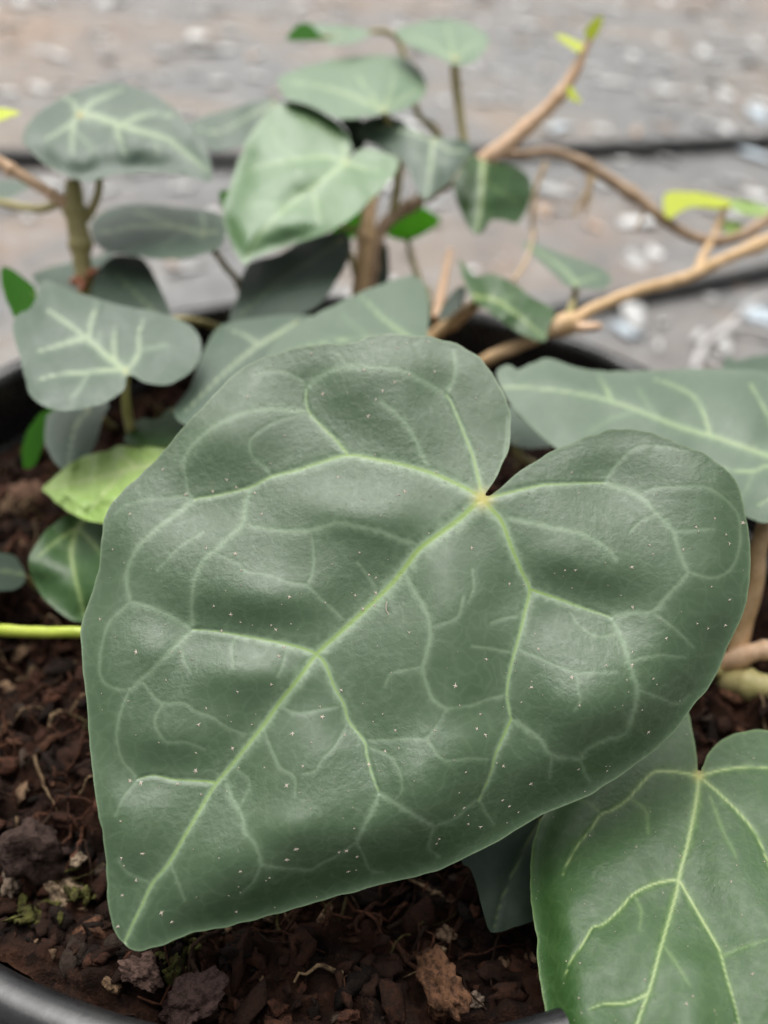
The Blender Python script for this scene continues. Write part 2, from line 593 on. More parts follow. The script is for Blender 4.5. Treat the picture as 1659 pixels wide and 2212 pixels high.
# larger chips one can pick out
chips = [
    (118, 1885, 88, (.42, .31, .20), 1.0, 'pale crumbly tan lump beside yellow moss on the soil'),
    (308, 2122, 78, (.24, .15, .12), .55, 'squarish pinkish brown bark chip near the pot rim'),
    (14, 1868, 52, (.50, .38, .28), .9, 'small pale rounded lump on the soil, next to a brown clod'),
    (75, 1835, 120, (.10, .065, .055), .9, 'large dark purplish brown clod on the soil'),
    (245, 2142, 36, (.30, .19, .11), .8, 'small tan grain between the square bark chip and the pot rim'),
    (165, 1842, 26, (.50, .38, .26), .8, 'tiny pale grain above the crumbly tan lump'),
    (62, 1785, 26, (.46, .30, .20), .8, 'tiny orange tan grain beside the dark clod'),
    (420, 2165, 110, (.12, .075, .065), .8, 'broad dark grey brown clod by the pot rim'),
    (955, 2150, 110, (.22, .11, .06), .8, 'large rusty orange brown clod under the green leaf'),
    (970, 1995, 34, (.42, .28, .18), .7, 'pale tan chip on red brown peat below the hanging dark leaf'),
    (945, 2045, 30, (.45, .33, .2), .8, 'small round tan grain on the rusty peat'),
    (1030, 2140, 34, (.42, .32, .24), .7, 'pale sliver of bark beside the rusty clod'),
    (60, 1050, 70, (.26, .15, .10), .8, 'reddish brown clod behind the lime leaf tip'),
    (20, 905, 70, (.22, .12, .09), .8, 'brown clod against the back of the pot rim'),
]
for i, (cx, cy, w, colr, fl, lab) in enumerate(chips):
    p = on_plane(cx, cy, SOIL_Z + .002)
    s = w / 2 / FPX * float(plane_depth(cx, cy, SOIL_Z))
    V = lump(900 + i, fl, .26, 1.15, True) * s
    z = soil_h(p[None, :2])[0]
    V = V - [0, 0, V[:, 2].min()] + [p[0], p[1], z - s * .18]
    nm = 'soil_clod' if 'clod' in lab else ('soil_lump' if 'lump' in lab else ('soil_grain' if 'grain' in lab else 'bark_chip'))
    o = mesh_obj(nm, V, IF3, M_CRUMB, attrs={'tint': np.repeat(np.array(colr)[None] * .62, len(V), 0)})
    tag(o, lab, nm.split('_')[1] if 'bark' not in nm else 'bark chip')


# ------------------------------------------------------------------ leaves
def seg_fields(P, line, cut):
    """distance from points to a polyline and position along it, only within cut"""
    D = np.full(len(P), 1e9)
    T = np.zeros(len(P))
    line = np.asarray(line, float)
    L = np.r_[0, np.cumsum(np.linalg.norm(np.diff(line, axis=0), axis=1))]
    lo, hi = line.min(0) - cut, line.max(0) + cut
    sel = np.where((P[:, 0] > lo[0]) & (P[:, 0] < hi[0]) & (P[:, 1] > lo[1]) & (P[:, 1] < hi[1]))[0]
    Q = P[sel]
    d0 = np.full(len(Q), 1e9); t0 = np.zeros(len(Q))
    for i in range(len(line) - 1):
        a, b_ = line[i], line[i + 1]
        v = b_ - a
        l2 = v @ v
        if l2 < 1e-9: continue
        s = np.clip(((Q - a) @ v) / l2, 0, 1)
        d = np.hypot(Q[:, 0] - a[0] - s * v[0], Q[:, 1] - a[1] - s * v[1])
        k = d < d0
        d0[k] = d[k]; t0[k] = (L[i] + s[k] * (L[i + 1] - L[i])) / L[-1]
    D[sel], T[sel] = d0, t0
    return D, T


def inside(P, poly):
    x, y = P[:, 0], P[:, 1]
    c = np.zeros(len(P), bool)
    X, Y = poly[:, 0], poly[:, 1]
    j = len(poly) - 1
    for i in range(len(poly)):
        if Y[i] != Y[j]:
            k = (Y[i] > y) != (Y[j] > y)
            c[k] ^= x[k] < (X[j] - X[i]) * (y[k] - Y[i]) / (Y[j] - Y[i]) + X[i]
        j = i
    return c


def sstep(x):
    x = np.clip(x, 0, 1)
    return x * x * (3 - 2 * x)


WARN = []


def leaf(parent, outline, ctrl, mat, veins=(), junction=None, petiole=None, step=7, bulge=.0012, bulge_w=60, wave=.0010, wave_s=220,
         curl=0.0, curl_w=60, curl_dir=None, fold=0.0, fold_w=200, groove=.00025, thick=.00035, seed=1, smooth_outline=True, label=None,
         pet_mat='olive', split=False, extra=None, edge_wob=.8, quad=False, jk=.55, cm=.2):
    """veins: list of (points, core half width, halo half width, halo strength); the first one is the midrib.
    ctrl: (x, y, depth) points through which the blade is laid."""
    org = np.array(parent.location)
    out = catmull(outline, 8, True) if smooth_outline else np.asarray(outline, float)
    out = resample(out, step, True)
    nv = np.roll(out, -1, 0) - np.roll(out, 1, 0)
    nv = np.stack([nv[:, 1], -nv[:, 0]], 1) / (np.linalg.norm(nv, axis=1)[:, None] + 1e-9)
    out = out + nv * (Noise(seed + 40, 2, 45)(out) * edge_wob)[:, None]
    lo, hi = out.min(0), out.max(0)
    gx = np.arange(lo[0], hi[0] + step, step)
    gy = np.arange(lo[1], hi[1] + step, step * .866)
    X, Y = np.meshgrid(gx, gy)
    X = X + (np.arange(len(gy)) % 2)[:, None] * step * .5
    P = np.stack([X.ravel(), Y.ravel()], 1)
    coarse = resample(out, max(step, 9), True)
    P = P[inside(P, out)]
    de, _ = seg_fields(P, np.vstack([out, out[:1]]) if len(out) < 700 else np.vstack([coarse, coarse[:1]]), 1e5)
    P = P[de > step * .62]
    n = len(out)
    allp = np.vstack([out, P])
    res = delaunay_2d_cdt([Vector(p) for p in allp.tolist()], [(i, (i + 1) % n) for i in range(n)], [], 1, 1e-4, False)
    P2 = np.array([v[:] for v in res[0]])
    T = np.array(res[2], int)
    T = T[inside(P2[T].mean(1), out)]
    a, b_, c_ = P2[T[:, 0]], P2[T[:, 1]], P2[T[:, 2]]
    ar = (b_[:, 0] - a[:, 0]) * (c_[:, 1] - a[:, 1]) - (b_[:, 1] - a[:, 1]) * (c_[:, 0] - a[:, 0])
    T[ar > 0] = T[ar > 0][:, ::-1]                 # face the viewer (image y runs down)
    # ---- fields
    de, _ = seg_fields(P2, np.vstack([coarse, coarse[:1]]), 1e5)
    nP = len(P2)
    halo = np.zeros(nP); core = np.zeros(nP); gro = np.zeros(nP)
    dmain = np.full(nP, 1e9)
    owner = np.full(nP, -1); best = np.full(nP, 0.0)
    wn_ = Noise(seed + 77, 2, 30)(P2) + .9 * Noise(seed + 78, 2, 9)(P2)
    bprod = np.ones(nP)
    for vi, (pts, wc, wh, hsr) in enumerate(veins):
        line = catmull(pts, 4) if len(pts) > 2 else np.asarray(pts, float)
        cut = max(bulge_w * 2.5, wh * 3)
        d, tt = seg_fields(P2, line, cut)
        tap = 1 - .68 * tt if wc > 0 else 1 - .2 * tt
        w = wh * tap * (1 + .22 * wn_)
        hh = hsr * (np.exp(-(d / (w * .62)) ** 2) * .75 + .25 * np.exp(-(d / (w * 1.5)) ** 2)) * (1 - .25 * tt)
        halo = np.maximum(halo, hh)
        if wc > 0:
            cc = sstep(1.35 - d / (wc * tap + .6)) * (1 - .45 * tt)
            own = cc > best
            owner[own] = vi; best[own] = cc[own]
            core = np.maximum(core, cc)
        g_ = np.exp(-(d / (wh * tap * .8 + 1)) ** 2) * (1.0 if wc > 0 else .22)
        gro = np.maximum(gro, g_)
        imp = 1.0 if wc > 1.5 else .0
        if imp: bprod *= 1 - np.exp(-(np.minimum(d, 1e4) / bulge_w) ** 2)
    junc = np.zeros(nP)
    if junction is not None:
        dj = np.hypot(P2[:, 0] - junction[0], P2[:, 1] - junction[1])
        junc = jk * np.exp(-(dj / (.010 * np.linalg.norm(hi - lo))) ** 2)
    # ---- depth: a plane (linear in inverse depth), then relief towards the viewer in metres
    C = np.array(ctrl, float)
    cx0, cy0 = C[:, 0].mean(), C[:, 1].mean()

    def basis(x, y):
        x = (x - cx0) / 500; y = (y - cy0) / 500
        cols = [np.ones_like(x), x, y]
        if quad: cols += [x * x, x * y, y * y]
        return np.stack(cols, 1)
    co = np.linalg.lstsq(basis(C[:, 0], C[:, 1]), 1 / C[:, 2], rcond=None)[0]
    depth = 1 / (basis(P2[:, 0], P2[:, 1]) @ co)
    rel = np.zeros(nP)
    if bulge: rel += bulge * bprod * (1 - .9 * np.exp(-(de / 45) ** 2))
    rel += wave * Noise(seed, 2, wave_s)(P2) + wave * .12 * Noise(seed + 5, 2, wave_s * .33)(P2)
    rel -= groove * gro
    if curl:
        k = np.exp(-(de / curl_w) ** 2)
        if curl_dir is not None:
            cd = np.array(curl_dir, float); cd /= np.linalg.norm(cd)
            ctr = out.mean(0); q = (P2 - ctr); q /= np.linalg.norm(q, axis=1)[:, None] + 1e-9
            k *= sstep((q @ cd + cm) / .8)
        rel -= curl * k
    if fold and len(veins):
        d, _ = seg_fields(P2, catmull(veins[0][0], 4), 1e5)
        rel += fold * (np.sqrt((d / fold_w) ** 2 + .05) - .22)
    if extra is not None: rel += extra(P2)
    depth = depth - rel
    sd_ = plane_depth(P2[:, 0], P2[:, 1], SOIL_Z + .004)
    inpot = at(P2[:, 0], P2[:, 1], depth)
    bad = (depth > sd_) & (np.hypot(inpot[:, 0] - POT[0], inpot[:, 1] - POT[1]) < POT_R)
    if bad.any(): WARN.append(('soil', label or outline[0], int(bad.sum()), float((depth - sd_)[bad].max())))
    V = at(P2[:, 0], P2[:, 1], depth)
    fn = np.cross(V[T[:, 1]] - V[T[:, 0]], V[T[:, 2]] - V[T[:, 0]])
    vn = np.zeros_like(V)
    for k in range(3):
        np.add.at(vn, T[:, k], fn)
    vn /= np.linalg.norm(vn, axis=1)[:, None] + 1e-20
    # make sure normals look at the camera side on average
    if ((CAM - V) * vn).sum(1).mean() < 0:
        vn = -vn; T = T[:, ::-1]
    margin = np.exp(-(de / 2.6) ** 2) * (.6 if step < 5 else .12)
    at_ = dict(vein_halo=np.clip(halo, 0, 1), vein_core=np.clip(core, 0, 1), margin=margin, junction=junc, underside=np.zeros(nP))
    # underside and rim
    ring = np.arange(n)                                 # the outline came first in the list
    VB = V - vn * (thick * sstep(de / 8 + .25))[:, None]
    VB_att = {k: v.copy() for k, v in at_.items()}
    VB_att['underside'] = np.ones(nP)
    VB_att['vein_core'] *= .2
    rim = []
    be = set()
    # boundary edges from the triangles themselves
    e = np.concatenate([T[:, [0, 1]], T[:, [1, 2]], T[:, [2, 0]]])
    key = {}
    es = np.sort(e, 1)
    code = es[:, 0].astype(np.int64) * nP + es[:, 1]
    u, cnt = np.unique(code, return_counts=True)
    single = np.isin(code, u[cnt == 1])
    for i0, i1 in e[single]:
        rim.append((int(i1), int(i0), int(i0) + nP, int(i1) + nP))
    sel = np.zeros(len(T), bool)
    groups = {}
    if split:
        for vi, (pts, wc, wh, hsr) in enumerate(veins):
            if wc <= 0: continue
            f = ((owner[T] == vi) & (core[T] > .30)).sum(1) >= 2
            f &= ~sel
            if f.sum() < 6: continue
            groups[vi] = T[f]
            sel |= f
    Ttop = T[~sel]
    Fall = Ttop.tolist() + (T[:, ::-1] + nP).tolist() + rim
    lo_ = mesh_obj('leaf', np.vstack([V, VB]), Fall, mat, parent, org, np.vstack([vn, -vn]),
                   {k: np.r_[at_[k], VB_att[k]] for k in at_})
    if label: lo_['label'] = label
    for vi, tris in groups.items():
        ids, inv = np.unique(tris, return_inverse=True)
        mesh_obj('midrib' if vi == 0 else 'vein', V[ids], inv.reshape(-1, 3), mat, lo_, org, vn[ids], {k: at_[k][ids] for k in at_})
    if petiole is not None:
        k = int(np.argmin(np.hypot(P2[:, 0] - petiole[0][0], P2[:, 1] - petiole[0][1])))
        pts = list(petiole)
        x, y, d, w = pts[0]
        pts[0] = (x, y, float(depth[k]) + .0012, w)
        px_tube('petiole', pts, SM[pet_mat], lo_, seed=seed)
    return lo_, (V, vn, P2, de)


def vs(main, cores=(), fine=(), wc=6.0, wh=16, hs_=.9):
    out = [(main, wc, wh, hs_)]
    for p in cores: out.append((p, wc * .6, wh * .75, hs_ * .85))
    for p in fine: out.append((p, 0, wh * .5, hs_ * .55))
    return out


SOILD = lambda x, y: float(plane_depth(x, y, SOIL_Z))

# ---------------- the plant in front: the big leaf and its neighbours
base = on_plane(1590, 1470, SOIL_Z)
ivyA = thing('ivy_plant', 'ivy whose big heart-shaped dark green leaf lies over the front of the pot', 'ivy', base, 'ivy plants in the pot')

HERO = [(1049, 1066), (1069, 1034), (1084, 1007), (1097, 972), (1103, 937), (1103, 902), (1094, 864), (1075, 827), (1054, 794), (1029, 767), (994, 747),
        (959, 734), (924, 727), (879, 723), (845, 721), (812, 723), (782, 733), (752, 742), (702, 743), (652, 749), (602, 762), (562, 776), (529, 792), (502, 813),
        (472, 842), (432, 884), (392, 927), (362, 964), (327, 1004), (282, 1044), (257, 1069), (237, 1094), (224, 1124), (219, 1157), (217, 1192), (212, 1232),
        (205, 1262), (194, 1293), (182, 1328), (174, 1363), (176, 1408), (181, 1458), (187, 1518), (192, 1588), (197, 1648), (205, 1715), (219, 1785),
        (227, 1844), (231, 1904), (234, 1959), (242, 1999), (255, 2024), (268, 2036), (280, 2049), (300, 2054), (325, 2049), (360, 2038), (400, 2021),
        (440, 2011), (480, 2004), (525, 1993), (600, 1973), (650, 1959), (700, 1944), (775, 1924), (829, 1909), (879, 1899), (929, 1886), (979, 1866),
        (1029, 1841), (1079, 1816), (1119, 1791), (1169, 1761), (1219, 1741), (1259, 1724), (1304, 1699), (1364, 1659), (1429, 1608), (1469, 1565),
        (1494, 1528), (1529, 1488), (1549, 1453), (1569, 1403), (1594, 1353), (1609, 1313), (1617, 1278), (1620, 1238), (1622, 1200), (1619, 1152),
        (1612, 1117), (1602, 1072), (1584, 1032), (1554, 1002), (1514, 977), (1469, 959), (1439, 947), (1404, 934), (1359, 927), (1319, 929), (1279, 939),
        (1239, 954), (1199, 972), (1164, 992), (1129, 1014), (1099, 1037), (1074, 1059), (1058, 1070)]
J = (1043, 1077)
P1 = [  # with a green core: (points, core half width, halo half width, strength)
    ([J, (1029, 1087), (994, 1120), (954, 1150), (906, 1186), (878, 1222), (840, 1268), (777, 1328), (722, 1378), (684, 1413), (647, 1463), (607, 1513), (572, 1563),
      (532, 1613), (492, 1663), (467, 1692), (440, 1736), (400, 1804), (365, 1864), (330, 1906), (307, 1954), (285, 1999), (270, 2034)], 5.6, 20, 1.0),
    ([J, (1014, 1059), (969, 1037), (924, 1019), (870, 1004), (812, 992), (752, 983), (692, 999), (637, 1017), (587, 1029), (542, 1052), (482, 1067), (422, 1078)], 4.0, 17, .95),
    ([J, (1059, 1097), (1084, 1127), (1104, 1180), (1126, 1233), (1144, 1273), (1135, 1318), (1119, 1383), (1104, 1438), (1095, 1498), (1104, 1553)], 4.2, 17, .95),
    ([J, (1032, 1027), (1022, 987), (1007, 947), (989, 902), (974, 867), (964, 852)], 2.4, 14, .8),
    ([J, (1069, 1072), (1129, 1057), (1179, 1047), (1254, 1044), (1304, 1042)], 2.2, 12, .75),
    ([(684, 1413), (662, 1403), (622, 1392), (562, 1380), (512, 1371), (462, 1363), (417, 1360)], 2.2, 14, .9),
    ([(684, 1413), (702, 1433), (722, 1483), (742, 1520), (754, 1558), (787, 1600), (792, 1628), (804, 1673), (819, 1713)], 2.0, 14, .8),
    ([(1144, 1273), (1199, 1291), (1259, 1313), (1319, 1333)], 2.4, 14, .8),
    ([(469, 1690), (422, 1686), (377, 1684), (332, 1675), (299, 1682)], 1.7, 11, .65),
    ([(1104, 1553), (1084, 1598), (1069, 1633), (1059, 1673), (1034, 1728)], 1.6, 12, .65),
    ([(752, 983), (727, 952), (692, 917), (667, 889), (661, 862), (662, 839)], 1.8, 13, .7),
]
P2S = [  # side veins, pale
    [(422, 1078), (377, 1112), (332, 1147), (302, 1177), (282, 1212), (273, 1247), (282, 1298)],
    [(417, 1360), (372, 1333), (332, 1313), (282, 1299)],
    [(417, 1360), (387, 1388), (352, 1423), (322, 1453), (279, 1490)],
    [(662, 839), (692, 812), (747, 792), (802, 793), (862, 799), (912, 822), (964, 852)],
    [(667, 889), (627, 886), (572, 884), (522, 894), (477, 914), (442, 937), (412, 966), (394, 1000)],
    [(964, 852), (979, 822), (983, 792), (979, 757)],
    [(902, 1176), (862, 1164), (822, 1148), (772, 1137), (727, 1129), (702, 1137), (662, 1146), (612, 1146), (562, 1139), (524, 1132)],
    [(542, 1052), (532, 1087), (524, 1132), (502, 1152), (472, 1182), (442, 1207), (429, 1227), (417, 1268), (414, 1313), (417, 1358)],
    [(875, 1240), (902, 1288), (922, 1323), (929, 1363), (927, 1390), (914, 1438), (917, 1460), (934, 1508), (964, 1530)],
    [(1319, 1333), (1339, 1368), (1352, 1408), (1364, 1448), (1377, 1488), (1367, 1543), (1349, 1585), (1309, 1598), (1269, 1618), (1254, 1640)],
    [(1319, 1333), (1359, 1323), (1409, 1320), (1449, 1278), (1474, 1253), (1487, 1235)],
    [(1304, 1042), (1379, 1069), (1419, 1112), (1454, 1147), (1464, 1182), (1484, 1232)],
    [(1104, 1553), (1144, 1578), (1169, 1598), (1192, 1630), (1254, 1640)],
    [(819, 1713), (800, 1759), (770, 1816)],
    [(819, 1713), (869, 1744), (904, 1766), (937, 1784)],
    [(490, 1694), (505, 1729), (525, 1764), (530, 1796), (552, 1824), (565, 1866)],
    [(929, 1018), (909, 977), (894, 942), (869, 907), (849, 887), (822, 868)],
    [(1089, 1119), (1139, 1127), (1209, 1142), (1259, 1154), (1309, 1182), (1329, 1207)],
]
P3S = [  # fine net
    [(422, 1078), (407, 1062), (402, 1032), (398, 1002), (414, 965), (447, 930)],
    [(422, 1078), (387, 1073), (352, 1076), (312, 1080), (272, 1090), (250, 1110)],
    [(662, 839), (652, 822), (617, 804), (582, 802), (552, 809)],
    [(747, 792), (742, 777), (727, 760)],
    [(587, 1029), (572, 1007), (547, 987), (539, 962), (547, 942), (582, 917), (622, 902), (662, 895)],
    [(282, 1299), (262, 1318), (237, 1343), (224, 1378), (217, 1413), (216, 1453), (227, 1475), (252, 1487), (279, 1490)],
    [(307, 1470), (327, 1498), (352, 1518), (397, 1518), (422, 1535), (457, 1548), (482, 1565), (512, 1580), (550, 1590)],
    [(352, 1518), (334, 1558), (347, 1588), (362, 1603), (402, 1603), (442, 1618)],
    [(279, 1490), (264, 1528), (254, 1568), (252, 1593), (262, 1638), (282, 1663), (299, 1682)],
    [(299, 1682), (277, 1708), (262, 1730), (250, 1760)],
    [(752, 1350), (722, 1318), (692, 1293), (664, 1265), (632, 1260), (602, 1250), (572, 1240), (534, 1235), (517, 1218), (487, 1203), (462, 1195)],
    [(664, 1265), (677, 1228), (677, 1188), (672, 1148)],
    [(820, 1285), (800, 1250), (772, 1213)],
    [(565, 1866), (605, 1874), (635, 1876), (670, 1879), (695, 1864), (735, 1844), (770, 1816)],
    [(770, 1816), (785, 1849), (800, 1879), (829, 1884)],
    [(937, 1784), (979, 1769), (1009, 1744), (1034, 1728), (1049, 1754), (1067, 1779)],
    [(937, 1784), (929, 1814), (927, 1834), (949, 1849)],
    [(787, 1600), (837, 1598), (887, 1595), (922, 1593), (949, 1558), (964, 1530)],
    [(754, 1558), (722, 1613), (697, 1638), (682, 1663), (657, 1670)],
    [(572, 1583), (587, 1618), (607, 1658), (637, 1678), (637, 1718)],
    [(565, 1866), (547, 1904), (520, 1930)],
    [(368, 1864), (382, 1899), (400, 1944)],
    [(328, 1906), (295, 1894), (270, 1879), (255, 1854)],
    [(1192, 1630), (1187, 1683)], [(1254, 1640), (1262, 1665), (1274, 1688)],
    [(1377, 1488), (1419, 1505), (1464, 1520), (1490, 1500)],
    [(1409, 1320), (1439, 1343), (1464, 1363), (1499, 1398)],
    [(1487, 1235), (1539, 1248), (1574, 1233), (1594, 1198), (1599, 1142), (1589, 1102), (1549, 1062)],
    [(1304, 1042), (1334, 1002), (1359, 977), (1384, 964), (1429, 964), (1484, 974)],
    [(1379, 1069), (1419, 1054), (1469, 1052), (1524, 1052), (1559, 1072)],
    [(1122, 1403), (1159, 1418), (1199, 1438), (1242, 1455), (1249, 1488), (1252, 1513), (1240, 1535)],
    [(1242, 1455), (1290, 1452), (1330, 1450)],
    [(1095, 1500), (1054, 1510), (1017, 1523), (964, 1530)],
    [(922, 1593), (944, 1628), (969, 1643), (1014, 1638), (1060, 1640)],
    [(914, 1440), (880, 1446), (847, 1453), (832, 1480)],
    [(1454, 1147), (1500, 1145), (1540, 1142)], [(1419, 1112), (1385, 1125), (1360, 1150)],
    [(1000, 1290), (990, 1330), (960, 1345), (925, 1355)], [(1020, 1230), (1023, 1270), (1010, 1300)],
    [(622, 1390), (612, 1430), (600, 1460)], [(512, 1371), (500, 1400), (505, 1440)], [(388, 1390), (398, 1425), (412, 1450)],
    [(1069, 1040), (1084, 1000), (1093, 950), (1095, 900)],
    [(440, 1150), (390, 1180), (340, 1230)], [(1130, 1330), (1090, 1335), (1060, 1345)], [(1110, 1410), (1060, 1400), (1020, 1395)],
    [(1339, 1368), (1290, 1375), (1250, 1350), (1230, 1320)], [(1352, 1430), (1420, 1415), (1480, 1420)],
    [(600, 1520), (640, 1540), (680, 1535), (735, 1525)], [(500, 1650), (540, 1690), (520, 1740)],
    [(790, 1610), (850, 1640), (870, 1700), (850, 1730)],
]
hv = list(P1) + [(p, 0, 10, .52) for p in P2S] + [(p, 0, 5.6, .36) for p in P3S]


def hero_extra(P):
    x, y = P[:, 0], P[:, 1]
    G = lambda cx, cy, sx, sy, a=0.0: np.exp(-((((x - cx) * math.cos(a) + (y - cy) * math.sin(a)) / sx) ** 2 + ((-(x - cx) * math.sin(a) + (y - cy) * math.cos(a)) / sy) ** 2))
    r_ = .0016 * G(555, 1290, 120, 55, .1) + .0014 * G(770, 1110, 120, 50, .25) + .0010 * G(380, 1600, 90, 55, .2)
    r_ += .0016 * G(540, 1450, 110, 50, .15) + .0012 * G(330, 1400, 55, 45)
    r_ += .0010 * G(950, 1280, 60, 110) + .0012 * G(1240, 1220, 120, 50, .2) + .0012 * G(1230, 1530, 90, 60)
    r_ += .0012 * G(890, 1690, 60, 60) + .0014 * G(640, 1790, 70, 50) + .0012 * G(1000, 1620, 70, 60)
    # the lower right edge turns down
    s = ((x - 300) * .42 + (y - 2054) * .91)          # ~ distance below the line along the lower edge
    return r_ * 1.15


leaf_hero, HD = leaf(ivyA, HERO, [(1044, 1076, .212), (270, 2040, .1815), (900, 725, .228), (1620, 1240, .206), (180, 1400, .204), (1000, 1850, .1825), (700, 1400, .199)],
                     LM['deep'], hv, J, [(1047, 1080, 0, 22), (1085, 1130, .226, 24), (1170, 1230, .246, 25), (1330, 1370, .268, 26), (1520, 1440, .276, 28), (1590, 1462, .279, 30)],
                     step=3.7, bulge=.0020, bulge_w=80, wave=.0007, wave_s=420, curl=.010, curl_w=95, curl_dir=(.45, .9), groove=.00032, thick=.0005, seed=3,
                     split=True, extra=hero_extra, label='big dark green heart-shaped leaf with pale branching veins', edge_wob=1.0, jk=.95, cm=-.1)

L2 = [(1509, 1672), (1505, 1635), (1498, 1588), (1487, 1540), (1465, 1512), (1410, 1520), (1330, 1570), (1250, 1650), (1195, 1725), (1174, 1761), (1159, 1789), (1149, 1834),
      (1145, 1909), (1149, 1969), (1159, 2019), (1162, 2084), (1172, 2149), (1186, 2225), (1215, 2320), (1260, 2420), (1320, 2500), (1400, 2440), (1510, 2360), (1640, 2250), (1760, 2120), (1830, 1960),
      (1835, 1800), (1790, 1680), (1730, 1600), (1660, 1577), (1594, 1583), (1554, 1603), (1529, 1628), (1519, 1653)]
L2V = vs([(1509, 1676), (1507, 1709), (1499, 1759), (1484, 1829), (1469, 1884), (1462, 1924), (1444, 1989), (1424, 2059), (1404, 2134), (1377, 2209), (1345, 2330), (1320, 2470)],
         [[(1509, 1676), (1474, 1669), (1419, 1666), (1389, 1689), (1359, 1724), (1324, 1749), (1299, 1759), (1274, 1794), (1239, 1839), (1215, 1890)],
          [(1466, 1899), (1414, 1909), (1369, 1931), (1339, 1964), (1304, 1996), (1279, 2004), (1259, 2039), (1234, 2074), (1220, 2110)],
          [(1509, 1676), (1554, 1714), (1599, 1759), (1634, 1804), (1662, 1872), (1690, 1950)],
          [(1470, 1905), (1499, 1959), (1529, 2009), (1554, 2054), (1569, 2109), (1587, 2169), (1600, 2230)],
          [(1400, 2147), (1354, 2166), (1304, 2169), (1274, 2179)],
          [(1509, 1676), (1580, 1660), (1660, 1660), (1740, 1700)]],
         [[(1299, 1759), (1275, 1735), (1245, 1725)], [(1564, 2064), (1610, 2045), (1660, 2030)], [(1360, 1724), (1395, 1750), (1400, 1800)],
          [(1369, 1931), (1385, 1970), (1380, 2010)], [(1534, 1720), (1560, 1790), (1590, 1850)], [(1430, 2040), (1460, 2080), (1490, 2130)]], 2.6, 12, .8)
leaf_two, D2 = leaf(ivyA, L2, [(1509, 1674, .219), (1377, 2209, .176), (1149, 1900, .201), (1659, 1800, .205), (1660, 2200, .172)], LM['fresh'], L2V, (1509, 1674),
     [(1509, 1674, 0, 20), (1512, 1700, .232, 20), (1530, 1740, .244, 22), (1555, 1700, None, 24)], step=4.6, bulge=.0009, bulge_w=60, wave=.0005, wave_s=340,
     curl=.006, curl_w=50, curl_dir=(-1, .1), groove=.00018, thick=.0005, seed=9, split=True, label='fresh green glossy leaf cut by the picture edge below the big leaf')

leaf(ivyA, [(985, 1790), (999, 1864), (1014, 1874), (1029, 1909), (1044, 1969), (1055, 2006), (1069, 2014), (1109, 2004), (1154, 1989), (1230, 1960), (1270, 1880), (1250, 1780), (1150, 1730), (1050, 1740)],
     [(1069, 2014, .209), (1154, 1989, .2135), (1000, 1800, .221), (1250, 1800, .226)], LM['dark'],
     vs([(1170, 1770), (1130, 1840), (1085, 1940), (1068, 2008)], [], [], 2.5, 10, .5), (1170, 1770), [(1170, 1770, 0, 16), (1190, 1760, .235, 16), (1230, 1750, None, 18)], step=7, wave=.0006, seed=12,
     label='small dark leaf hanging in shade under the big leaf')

L3 = [(1074, 802), (1086, 791), (1099, 788), (1110, 794), (1119, 799), (1135, 791), (1149, 784), (1179, 774), (1204, 779), (1239, 792), (1279, 799), (1329, 802), (1429, 799), (1529, 797), (1659, 802), (1760, 830),
      (1840, 900), (1850, 990), (1800, 1070), (1740, 1115), (1659, 1128), (1629, 1124), (1590, 1110), (1480, 1090), (1360, 1060), (1260, 1010), (1189, 959), (1159, 932), (1129, 902), (1099, 867), (1078, 830)]
leaf(ivyA, L3, [(1080, 820, .300), (1659, 1000, .262), (1400, 800, .300), (1450, 1080, .262), (1800, 900, .285)], LM['pale'],
     vs([(1740, 1008), (1659, 984), (1554, 947), (1469, 922), (1379, 887), (1304, 862), (1229, 847), (1154, 838), (1085, 836)],
        [[(1534, 939), (1519, 892), (1499, 857), (1454, 832), (1414, 819)], [(1319, 864), (1309, 837), (1294, 812)], [(1740, 1008), (1659, 1006), (1629, 1017), (1569, 1014), (1500, 1000)],
         [(1700, 990), (1659, 900), (1640, 860), (1620, 830)], [(1740, 1008), (1690, 1060), (1640, 1090)]],
        [[(1410, 890), (1390, 860), (1380, 840)], [(1629, 1017), (1610, 1060), (1590, 1090)], [(1370, 890), (1320, 905), (1270, 935)]], 4, 14, .7),
     (1740, 1008), [(1740, 1008, 0, 24), (1715, 1050, .268, 28), (1668, 1110, .268, 34), (1640, 1180, .266, 36), (1632, 1260, .268, 36), (1608, 1345, .273, 38), (1588, 1425, .278, 42), (1585, 1475, None, 44)],
     step=6, bulge=.0012, bulge_w=40, wave=.0012, wave_s=260, curl=.004, curl_w=40, curl_dir=(0, -1), seed=14, pet_mat='tan', label='pale grey-green leaf reaching in beside the notch of the big leaf')
leaf(ivyA, [(1085, 880), (1108, 880), (1132, 905), (1165, 935), (1194, 962), (1170, 967), (1135, 968), (1108, 960), (1080, 940), (1065, 905)], [(1085, 880, .325), (1194, 962, .318), (1090, 950, .315)], LM['grey'],
     seed=15, wave=.0006, petiole=[(1110, 950, 0, 18), (1130, 990, .320, 20), (1200, 1030, .330, 20), (1320, 1120, None, 22)], label='small grey leaf half hidden in the notch of the big leaf')
leaf(ivyA, [(1560, 797), (1566, 778), (1575, 767), (1586, 778), (1610, 774), (1659, 765), (1720, 768), (1760, 800), (1740, 850), (1660, 860), (1590, 835)], [(1560, 797, .350), (1720, 780, .352), (1660, 850, .325)], LM['grey'],
     seed=16, wave=.0008, petiole=[(1735, 820, 0, 18), (1740, 950, .335, 20), (1720, 1180, .325, 22), (1690, 1300, None, 24)], label='small leaf with a green tip showing behind the pale side leaf')
